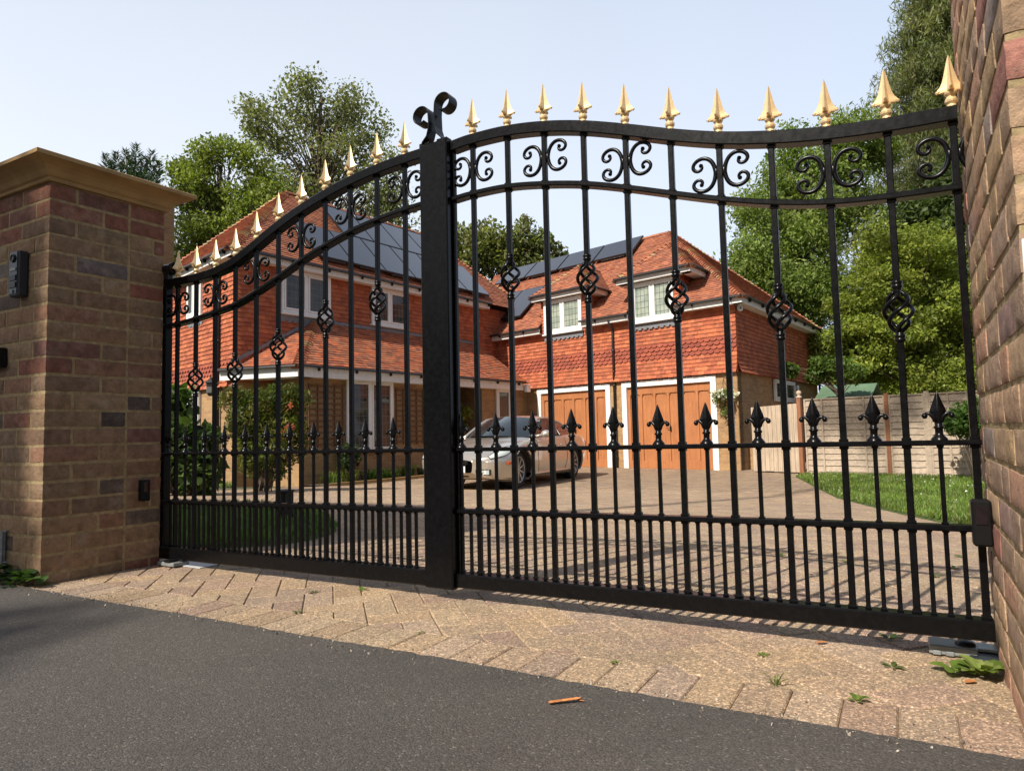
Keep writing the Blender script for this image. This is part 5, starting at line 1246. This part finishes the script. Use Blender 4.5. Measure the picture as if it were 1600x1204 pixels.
# bed under the porch window
mb = MB(); mb.face([H(-7.9, 5.95, .012), H(-4.5, 6.1, .012), H(-4.4, 6.73, .014), H(-8.0, 6.73, .014)][::-1]); mb.build('flower_bed', MAT['soil'], kind='structure')
edg = MB(); edg.sweep([H(-7.95, 5.93, .02), H(-6.2, 5.9, .02), H(-4.45, 6.08, .02)], [(-.04, -.04), (.04, -.04), (.04, .04), (-.04, .04)], UP); edg.build('bed_edging', MAT['stone'], label='low stone edging kerb along the flower bed under the porch window', cat='edging')
PL = [('lily_clump', 'bright strappy plant clump at the left end of the porch bed', -7.55, .34, (.12, .20, .03)), ('lily_clump', 'yellowish strappy clump under the left trellis in the porch bed', -7.05, .36, (.16, .19, .04)), ('lily_clump', 'strappy green clump below the left of the porch window', -6.45, .34, (.08, .15, .03)), ('lily_clump', 'strappy green clump below the middle of the porch window', -5.9, .30, (.09, .16, .03)), ('lily_clump', 'spiky green clump below the right of the porch window', -5.35, .36, (.10, .18, .03)), ('lily_clump', 'bluish tuft at the right end of the porch bed', -4.8, .26, (.07, .12, .05))]
for nm, lb, u_, hh, cc_ in PL:
    o = H(u_, 6.35, .01); n = 90; a = RNG.uniform(0, 2*PI, n); l = RNG.uniform(.5, 1.1, n)*hh; q = []
    for ai, li in zip(a, l):
        d = V3(math.cos(ai), math.sin(ai), 0); s = V3(-d[1], d[0], 0)*.009; b0 = o+d*RNG.uniform(0, .12)+V3(-d[1], d[0], 0)*RNG.normal()*.08; m = b0+d*li*.35+UP*li*.75; t = b0+d*li*.8+UP*li*.68
        q.append([b0-s, b0+s, m+s, m-s]); q.append([m-s, m+s, t+s*.1, t-s*.1])
    quads(nm, np.array(q), MAT['leaf'], np.array([cc_]*len(q))*RNG.uniform(.6, 1.3, (len(q), 1)), loc=o, label=lb, cat='plant', group='strappy plants in the porch bed')
o = H(-7.0, 6.45, 0)
shrub('small_shrub', 'small dark rounded shrub below the left trellis', o, [(*(o+UP*.55), .28, .25, .28)], 40, 30, .06, .07, .45, [(.035, .06, .02), (.05, .085, .025)], 1, nl=8)
pp = thing('potted_plant', 'yellow-green potted plant in the shadowy porch', 'potted plant', H(-2.85, 7.1, 0))
mb = MB(); mb.lathe(H(-2.85, 7.1, 0), [(0, 0), (.15, 0), (.21, .42), (.235, .42), (.235, .48), (.20, .48), (.19, .44), (0, .44)], 18); mb.build('pot', MAT['terracotta'], pp, smooth=True)
C = blobs([(*H(-2.85, 7.1, 1.35), .34, .3, .42), (*H(-2.7, 7.0, 1.6), .25, .2, .25)], 40, .2); mb = MB()
for t in C[:12]: mb.tube([H(-2.85, 7.1, .42), (H(-2.85, 7.1, .42)+t)/2+UP*.1, t], .008, 4)
mb.build('stem', MAT['bark'], pp); q, c = leaves(C, 18, .07, .11, .5, [(.16, .19, .025), (.11, .15, .02), (.20, .2, .04)]); quads('foliage', q, MAT['leaf'], c, pp)
hbk = thing('hanging_basket', 'hanging basket of white flowers on the garage corner', 'hanging basket', H(-.22, .26, 1.72))
mb = MB(); o = H(-.22, .26, 1.72); mb.lathe(o, [(0, -.17), (.09, -.14), (.15, -.06), (.17, .02), (.15, .02), (0, -.02)], 14); mb.build('bowl', MAT['bark'], hbk, smooth=True)
mb = MB(); mb.tube([H(0, .26, 2.12), H(-.03, .26, 2.18), H(-.22, .26, 2.16), H(-.25, .26, 2.12)], .008, 6)
for k in range(3): a = 2*PI*k/3; mb.tube([o+V3(.15*math.cos(a), .15*math.sin(a), .02), H(-.25, .26, 2.12)], .004, 4)
mb.build('bracket', MAT['gutter'], hbk)
C = blobs([(*o, .27, .24, .2), (*(o-UP*.25), .16, .15, .28), (*(o+HV*.15), .2, .2, .16)], 60, .3); q, c = leaves(C, 16, .05, .06, .5, [(.12, .19, .04), (.17, .22, .05), (.09, .14, .03)]); quads('foliage', q, MAT['leaf'], c, hbk)
C = blobs([(*(o+UP*.06), .30, .27, .14), (*(o-HV*.2+UP*.05), .15, .15, .1)], 34, .8); q, c = leaves(C, 6, .022, .055, .9, [(.8, .8, .76), (.75, .76, .72)], vary=.05); quads('flowers', q, MAT['leaf'], c, hbk)
C = blobs([(*(o-UP*.12), .16, .14, .1)], 8, .5); q, c = leaves(C, 5, .03, .05, .7, [(.5, .16, .04)]); quads('orange_flowers', q, MAT['leaf'], c, hbk)
bl = thing('gate_bollard', 'short black bollard post standing in the lawn behind the left gate', 'bollard', V3(-1.7, 5.07, gz(V3(-1.7, 5.07, 0))))
mb = MB(); q = WLOC[bl.name]; mb.obox(q, AX, GN, UP, -.045, .045, -.045, .045, 0, .235, ch=.005); mb.build('post', MAT['plastic'], bl)
mb = MB(); mb.obox(q, AX, GN, UP, -.05, .05, -.05, .05, .236, .252, ch=.004); mb.build('cap', MAT['slate'], bl)
# ------------------------------------------------------------------ lawns
def inpoly(p, poly):
    c = False; x, y = p
    for (x0, y0), (x1, y1) in zip(poly, poly[1:]+poly[:1]):
        if (y0 > y) != (y1 > y) and x < (x1-x0)*(y-y0)/(y1-y0)+x0: c = not c
    return c
def smooth_poly(P): 
    P = P+[P[0]]; return [(q[0], q[1]) for q in catmull([V3(*p, 0) for p in P], 6)][:-1]
def lawn(name, pts, n, lo, hi, cols, label):
    poly = smooth_poly(pts); mb = MB(); cen = V3(sum(p[0] for p in poly)/len(poly), sum(p[1] for p in poly)/len(poly), 0)
    rings = []
    for f, dz in ((1.0, -.01), (.985, .022), (.9, .028), (.6, .03), (.2, .03)): rings.append([V3(*(cen*(1-f)+V3(*p, 0)*f)[:2], gz(cen*(1-f)+V3(*p, 0)*f)+dz) for p in poly+poly[:1]])
    mb.grid(rings); mb.face(rings[-1][:-1]); mb.build(name, MAT['turf'], kind='structure')
    xs = [p[0] for p in poly]; ys = [p[1] for p in poly]; Q = []; 
    while len(Q) < n:
        x, y = random.uniform(min(xs), max(xs)), random.uniform(min(ys), max(ys))
        if random.random() > min(1, 40/(x*x+y*y)+.15): continue
        if inpoly((x, y), poly): Q.append((x, y, gz((x, y))+.026))
    Q = np.array(Q); N = len(Q); a = RNG.uniform(0, 2*PI, N); d = np.stack([np.cos(a), np.sin(a), 0*a], 1); s = np.stack([-np.sin(a), np.cos(a), 0*a], 1)*RNG.uniform(.004, .008, (N, 1)); h = RNG.uniform(lo, hi, (N, 1)); t = Q+d*h*.5+np.array([0, 0, 1])*h
    P = np.stack([Q-s, Q+s, t+s*.15, t-s*.15], 1); cl = np.array(cols)[RNG.integers(0, len(cols), N)]*RNG.uniform(.65, 1.3, (N, 1))
    patch = np.array([.8+.5*noise.noise(Vector((x*.9, y*.9, 0))) for x, y, z in Q])[:, None]
    quads('grass', P, MAT['grass'], cl*np.clip(patch+.2, .6, 1.4), kind='stuff', label=label); return poly
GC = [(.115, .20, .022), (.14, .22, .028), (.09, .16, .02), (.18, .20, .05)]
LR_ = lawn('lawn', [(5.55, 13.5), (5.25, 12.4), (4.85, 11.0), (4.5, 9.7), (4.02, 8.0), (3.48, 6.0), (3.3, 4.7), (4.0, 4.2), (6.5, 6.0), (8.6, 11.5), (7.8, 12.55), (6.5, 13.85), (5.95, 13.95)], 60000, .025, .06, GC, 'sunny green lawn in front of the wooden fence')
LL_ = lawn('lawn', [(-5.2, 7.2), (-3.62, 7.25), (-2.6, 7.1), (-1.85, 6.2), (-1.32, 5.0), (-1.15, 4.3), (-1.3, 3.75), (-1.75, 3.6), (-2.4, 3.8), (-4.5, 5.0)], 22000, .025, .055, [(.08, .15, .02), (.10, .17, .025), (.06, .12, .018)], 'shaded green lawn behind the left gate')  # blade colours darker than the sunny lawn; shade put into them
dz = []
while len(dz) < 170:
    x, y = random.uniform(4, 8), random.uniform(5, 13.5)
    if inpoly((x, y), LR_) and noise.noise(Vector((x*.8, y*.8, 3))) > -.05: dz.append((x, y, gz((x, y))+.055))
q, c = leaves(np.array(dz), 3, .012, .028, .9, [(.7, .7, .66), (.66, .66, .5)], up=2.5, vary=.1); quads('daisy_flowers', q, MAT['leaf'], c, kind='stuff', label='white daisies and clover heads scattered over the lawn')
# grass margin along the left wing
mb = MB(); mb.face([V3(*H(-9.9, 8.2, 0)[:2], ZH+.012), V3(*H(-9.9, 13.5, 0)[:2], ZH+.012), V3(*H(-8.9, 13.5, 0)[:2], ZH+.012), V3(*H(-8.9, 8.2, 0)[:2], ZH+.012)][::-1]); mb.build('grass_margin', MAT['turf'], kind='structure')
N = 7000; uu = RNG.uniform(-9.95, -8.95, N); vv = RNG.uniform(7.9, 13, N); Q = HG+np.outer(uu, HU)+np.outer(vv, HV); Q[:, 2] = ZH+.01; a = RNG.uniform(0, 2*PI, N); d = np.stack([np.cos(a), np.sin(a), 0*a], 1); s = np.stack([-np.sin(a), np.cos(a), 0*a], 1)*.007; h = RNG.uniform(.04, .13, (N, 1)); t = Q+d*h*.5+np.array([0, 0, 1])*h
quads('grass', np.stack([Q-s, Q+s, t+s*.15, t-s*.15], 1), MAT['grass'], np.array(GC)[RNG.integers(0, 4, N)]*RNG.uniform(.7, 1.2, (N, 1)), kind='stuff', label='rough grass margin along the left wing wall')
# ------------------------------------------------------------------ weeds and litter at the gateway
def gpt(px, py):
    d = CF+CR*((px-800)/F_PX)+CU*((602-py)/F_PX); z = 0.0
    for _ in range(30):
        p = CAM+d*((z-HC)/d[2]); z = .5*z+.5*gz(p)
    return p
def leafblade(mb, o, d, L, W, c, lift, curl=.35, n=6, serr=0):
    d = nrm(d); s = nrm(np.cross(d, UP)); P = []
    for i in range(n+1):
        t = i/n; w = W*math.sin(PI*min(1, t*.93+.04))**.7*(1+serr*(i % 2)); x = o+d*L*t+UP*(lift*L*(t-curl*1.6*t*t)); P.append([x-s*w+UP*w*.25, x, x+s*w+UP*w*.25])
    n0 = len(mb.v)
    for i in range(n):
        for k in (0, 1): f = random.uniform(.85, 1.15); mb.face([P[i][k], P[i][k+1], P[i+1][k+1], P[i+1][k]], tuple(x*f for x in c))
def grit():
    q = []
    for _ in range(900):
        s_ = random.uniform(-.1, 3.4); dd_ = ROAD0+ROADK*s_+random.gauss(0, .035)+(.03 if random.random() < .3 else 0); o = Gp(s_, dd_, .0085 if dd_ < ROAD0+ROADK*s_ else .002); r_ = random.uniform(.0012, .0034)
        a = nrm(RNG.normal(size=3)); b_ = nrm(np.cross(a, RNG.normal(size=3))); q.append([o+a*r_, o+b_*r_, o-a*r_+UP*r_*.8, o-b_*r_+UP*r_*.5])
    cl = np.array([(.30, .25, .19), (.20, .17, .14), (.42, .38, .32), (.12, .10, .085)])[RNG.integers(0, 4, len(q))]
    quads('loose_grit', np.array(q), attr_mat('grit', .9), cl, kind='stuff', label='loose grit along the joint of road and paving')
grit()
def rosette(name, label, px, py, n, L, W, cols, lift, group=None, cat='weed', serr=0, tiltd=None):
    o = gpt(px, py)+UP*.002; mb = MB()
    for i in range(n):
        a = 2*PI*i/n+random.uniform(-.3, .3); d = V3(math.cos(a), math.sin(a), 0); l = L*random.uniform(.5, 1.05)
        if tiltd is not None: d = nrm(d+tiltd)
        leafblade(mb, o+d*.004, d, l, W*l, random.choice(cols), lift*random.uniform(.5, 1.4), serr=serr)
    return mb.build(name, MAT['leaf'], loc=o, label=label, cat=cat, group=group, smooth=True)
GW = [(.14, .22, .035), (.18, .26, .05), (.11, .17, .03)]; WG = 'small weeds in the paving joints'
rosette('broad_leaf_weed', 'large bright green broad-leaved weed at the foot of the right pillar', 1534, 1056, 24, .062, .24, [(.15, .23, .04), (.20, .28, .06), (.12, .18, .03), (.24, .29, .08)], 1.1, serr=.22)
rosette('broad_leaf_weed', 'smaller toothed leaf tuft left of the large weed by the right gate motor', 1495, 1050, 5, .05, .32, GW, .6, serr=.2)
rosette('paving_weed', 'small bright weed tuft in front of the right gate, nearest the road', 1338, 1095, 7, .022, .3, GW, .8, WG)
rosette('paving_weed', 'upright feathery weed seedling in the sunny paving left of the bright tuft', 1212, 1072, 9, .03, .12, [(.14, .2, .05), (.2, .2, .07)], 2.2, WG)
rosette('paving_weed', 'flat straggling weed in the paving joint near the right gate motor', 1395, 1043, 6, .032, .2, [(.10, .14, .04), (.14, .15, .06)], .25, WG)
rosette('paving_weed', 'dark weed tuft under the bottom rail of the right gate', 1390, 998, 7, .04, .16, [(.05, .09, .02), (.07, .11, .03)], .35, WG)
rosette('paving_weed', 'tiny moss-like weed upper left of the feathery seedling', 1192, 1024, 6, .016, .25, GW, .4, WG)
rosette('paving_weed', 'tiny clover in the paving mid gateway', 962, 1036, 5, .012, .5, GW, .5, WG)
rosette('paving_weed', 'green tuft in a joint left of the centre post', 567, 922, 6, .022, .3, GW, .5, WG)
rosette('paving_weed', 'small tuft in the paving towards the left pillar', 464, 957, 6, .018, .3, [(.11, .17, .04)], .5, WG)
rosette('paving_weed', 'dark tuft in the paving nearest the left pillar', 490, 926, 6, .02, .25, [(.07, .11, .03)], .4, WG)
rosette('paving_weed', 'tiny tuft at the road edge of the paving below the centre post', 658, 989, 5, .013, .3, GW, .4, WG)
for i, (px, py) in enumerate([(1222, 868), (1323, 878), (1462, 900), (1500, 870), (1490, 888)]):
    rosette('paving_weed', 'low green weed in the paving behind the right gate', px, py, 6, .03, .3, [(.12, .18, .04), (.10, .15, .035)], .35, 'low weeds behind the right gate')
# ivy at the left pillar
o = LPC+LP_EF*.1+LF*.03; iv = thing('ivy', 'dark ivy creeping along the foot of the left pillar', 'ivy', o); mb = MB(); st = MB()
for i in range(70):
    b0 = LPC+LP_EF*random.uniform(-.03, .5)+LF*random.uniform(.01, .075)+UP*random.uniform(.005, .055); a = random.uniform(0, 2*PI); leafblade(mb, b0, V3(math.cos(a), math.sin(a), random.uniform(-.2, .5)), random.uniform(.03, .055), .02, random.choice([(.025, .055, .02), (.04, .08, .025), (.07, .13, .03)]), .3, serr=.3)
mb.build('leaves', MAT['leaf'], iv, smooth=True)
st.tube([LPC+LP_EF*x+LF*(.03+.02*math.sin(x*20))+UP*(.015+.01*math.cos(x*13)) for x in np.linspace(-.02, .52, 16)], .003, 5); st.build('stem', MAT['bark'], iv)
rosette('paving_weed', 'bright green sprig at the corner of the left pillar', 72, 913, 6, .035, .3, GW, .8, WG)
mb = MB(); a0, a1 = gpt(858, 1106), gpt(908, 1102)
d = nrm(a1-a0); L = np.linalg.norm(a1-a0); s = nrm(np.cross(d, UP))
P = [[a0+d*L*t+s*w*.0055*(1+.2*math.sin(t*30))*(1 if t < .85 else 1-(t-.85)*4)+UP*(.0085+.004*(1-abs(w)) if False else .0095+.0035*abs(w)+.004*t) for w in (-1, -.5, 0, .5, 1)] for t in np.linspace(0, 1, 14)]
mb.grid(P); mb.tube([a1-d*.004+UP*.012, a1+d*.006+s*.006+UP*.012], .0012, 4); mb.tube([a1-d*.008+UP*.012, a1+d*.002-s*.007+UP*.011], .0012, 4); mb.build('dry_leaf', MAT['dry'], loc=a0, label='curled dry brown leaf lying on the asphalt', cat='leaf', smooth=True)
for px, py, lb in ((1508, 1068, 'brown dead leaf beneath the large weed by the right pillar'), (1276, 1006, 'tiny reddish leaf scrap on the paving mid right'), (1300, 914, 'small orange leaf on the paving behind the right gate')):
    o = gpt(px, py); mb = MB(); leafblade(mb, o+UP*.003, V3(1, .2, 0), .03, .008, (.4, .13, .05), .1); mb.build('dead_leaf', MAT['dry'], loc=o, label=lb, cat='leaf', group='dead leaves on the paving')
# ------------------------------------------------------------------ roadside tree behind the viewpoint (it shades the left pillar and flecks the fence)
SAZ, SEL = math.radians(41), math.radians(41)
LDIR = V3(math.sin(SAZ)*math.cos(SEL), math.cos(SAZ)*math.cos(SEL), -math.sin(SEL)); RT = V3(math.cos(SAZ), -math.sin(SAZ), 0)
def up_sun(p, t): return np.array(p, float)-LDIR*t
def roadside():
    cA = up_sun((-2.15, 2.9, .95), 15)-RT*1.05; cB = up_sun((7.3, 13.15, .42), 27)
    B = [(*cA, 1.3, 1.3, 1.9), (*(cA-RT*1.4+V3(-.5, -.6, .6)), 1.7, 1.7, 2.0)]
    bs = V3(-11.5, -6.5, 0)
    g = thing('roadside_tree', 'leafy roadside tree behind the viewpoint, shading the left pillar', 'tree', bs)
    C = blobs(B, 460, .1); 
    # keep the sunlit gateway clear
    lim = V3(*LPC)@RT+.03; k = (C@RT) < lim-.22; C = C[k]
    E_ = np.array([cB+RT*a+UP*(b+.1) for a, b in ((-.9, .5), (-.85, .2), (-.6, .35), (-.62, .0), (-.35, .5), (-.3, .12), (-.28, -.2), (0, .42), (.05, .05), (.3, .5), (.35, .2), (.75, .52), (1.0, .5), (1.25, .45), (-1.3, .1), (-1.25, .45))])
    F_ = blobs([(*(up_sun((-1.62, 2.0, 0), 17)), .5, .5, .16), (*(up_sun((-1.75, 1.55, 0), 17)), .7, .5, .2)], 16, .2)
    wood(g, bs, bs+V3(1.1, .6, 13.5), .36, np.concatenate([C, F_]), 45, .05)
    mb = MB(); P = catmull([bs+V3(1.1, .6, 13.3), (bs+V3(1.1, .6, 13.3)+cB)/2+V3(0, 0, .8), cB], 6); mb.tube(P, [.09*(1-.8*j/(len(P)-1)) for j in range(len(P))], 6)
    for t in E_[::3]: mb.tube([P[-3], (P[-3]+t)/2+UP*.1, t], [.02, .015, .008], 4)
    mb.build('limb', MAT['bark'], g, smooth=True)
    q, c = leaves(C, 60, .26, .2, .6, [(.06, .11, .02), (.08, .13, .03)]); q2, c2 = leaves(E_, 75, .13, .13, .6, [(.06, .11, .02), (.08, .13, .03)]); q3, c3 = leaves(F_, 22, .16, .16, .6, [(.06, .11, .02)])
    quads('crown', np.concatenate([q, q2, q3]), MAT['leaf'], np.concatenate([c, c2, c3]), g)
roadside()
def added_belt():  # unseen foliage belt added to darken reflections and cut the sky fill
    B = []
    for k in range(26):
        a = -1.9+3.8*k/25; B.append((15*math.sin(a)*1.5, -15*math.cos(a)-1.0-2*random.random(), 2.6+random.uniform(-.4, .6), 2.6, 2.2, 3.2+random.uniform(-.3, .9)))
    C = blobs(B, 1300, .3); q, c = leaves(C, 26, .45, .42, .6, [(.06, .10, .025), (.09, .14, .035), (.045, .08, .02)])
    quads('added_foliage_belt', q, MAT['leaf'], c, kind='stuff', label='added unseen belt of foliage behind the viewpoint, dimming reflections and sky fill')
added_belt()
# ------------------------------------------------------------------ light, sky, camera
w = bpy.data.worlds.new('World'); SC.world = w; w.use_nodes = True; nt = w.node_tree; bg = nt.nodes['Background']
sk = nt.nodes.new('ShaderNodeTexSky'); sk.sky_type = 'NISHITA'; sk.sun_disc = False; sk.sun_elevation = SEL; sk.sun_rotation = PI+SAZ; sk.air_density = 1.0; sk.dust_density = 3.0; sk.ozone_density = 1.0; sk.altitude = 50
mx = nt.nodes.new('ShaderNodeMix'); mx.data_type = 'RGBA'; tc = nt.nodes.new('ShaderNodeTexCoord'); sp = nt.nodes.new('ShaderNodeSeparateXYZ'); nt.links.new(tc.outputs['Generated'], sp.inputs[0])
rp_ = nt.nodes.new('ShaderNodeValToRGB'); nt.links.new(sp.outputs[2], rp_.inputs[0]); e_ = rp_.color_ramp.elements
for k_, (ps, vl) in enumerate(((0, .92), (.30, .86), (.55, .70), (.72, .30), (1.0, .12))):          # milky summer haze, thinning towards the zenith
    if k_ > 1: e_.new(ps)
    e_[k_ if k_ < 2 else -1].position = ps
for k_, (ps, vl) in enumerate(((0, .92), (.30, .86), (.55, .70), (.72, .30), (1.0, .12))):
    e_[k_].position = ps; e_[k_].color = (vl, vl, vl, 1)
nt.links.new(rp_.outputs[0], mx.inputs[0])
wv = nt.nodes.new('ShaderNodeTexNoise'); wv.inputs['Scale'].default_value = 1.3; wv.inputs['Detail'].default_value = 4; nt.links.new(tc.outputs['Generated'], wv.inputs['Vector'])
hz = nt.nodes.new('ShaderNodeMix'); hz.data_type = 'RGBA'; hz.inputs[6].default_value = (6.2, 7.2, 9.0, 1); hz.inputs[7].default_value = (7.9, 8.4, 9.1, 1)
ad = nt.nodes.new('ShaderNodeMath'); ad.operation = 'MULTIPLY_ADD'; nt.links.new(sp.outputs[0], ad.inputs[0]); ad.inputs[1].default_value = -.75; nt.links.new(wv.outputs['Fac'], ad.inputs[2]); ad.use_clamp = True
nt.links.new(ad.outputs[0], hz.inputs[0])
yr = nt.nodes.new('ShaderNodeMapRange'); nt.links.new(sp.outputs[1], yr.inputs[0]); yr.inputs[1].default_value = -.3; yr.inputs[2].default_value = .55; yr.inputs[3].default_value = .42; yr.inputs[4].default_value = 1.0
hm = nt.nodes.new('ShaderNodeMix'); hm.data_type = 'RGBA'; hm.blend_type = 'MULTIPLY'; hm.inputs[0].default_value = 1; nt.links.new(hz.outputs[2], hm.inputs[6]); nt.links.new(yr.outputs[0], hm.inputs[7])
nt.links.new(sk.outputs[0], mx.inputs[6]); nt.links.new(hm.outputs[2], mx.inputs[7])
nt.links.new(mx.outputs[2], bg.inputs[0]); bg.inputs[1].default_value = .10
sl = bpy.data.lights.new('sun', 'SUN'); sl.energy = 4.9; sl.angle = math.radians(.53); sl.color = (1.0, .93, .82)
so_ = bpy.data.objects.new('sun', sl); COL.objects.link(so_); so_.rotation_euler = Vector(tuple(LDIR)).to_track_quat('-Z', 'Y').to_euler(); so_.location = tuple(up_sun((0, 0, 0), 60))
cd = bpy.data.cameras.new('camera'); co = bpy.data.objects.new('camera', cd); COL.objects.link(co)
cd.sensor_fit = 'HORIZONTAL'; cd.sensor_width = 36; cd.lens = 36*F_PX/1600; cd.clip_start = .05; cd.clip_end = 1500
from mathutils import Matrix
co.matrix_world = Matrix(((CR[0], CU[0], -CF[0], CAM[0]), (CR[1], CU[1], -CF[1], CAM[1]), (CR[2], CU[2], -CF[2], CAM[2]), (0, 0, 0, 1)))
SC.camera = co
SC.view_settings.view_transform = 'Standard'; SC.view_settings.look = 'None'; SC.view_settings.exposure = 0.37; SC.view_settings.gamma = 1
SC.cycles.max_bounces = 8; SC.cycles.use_denoising = True
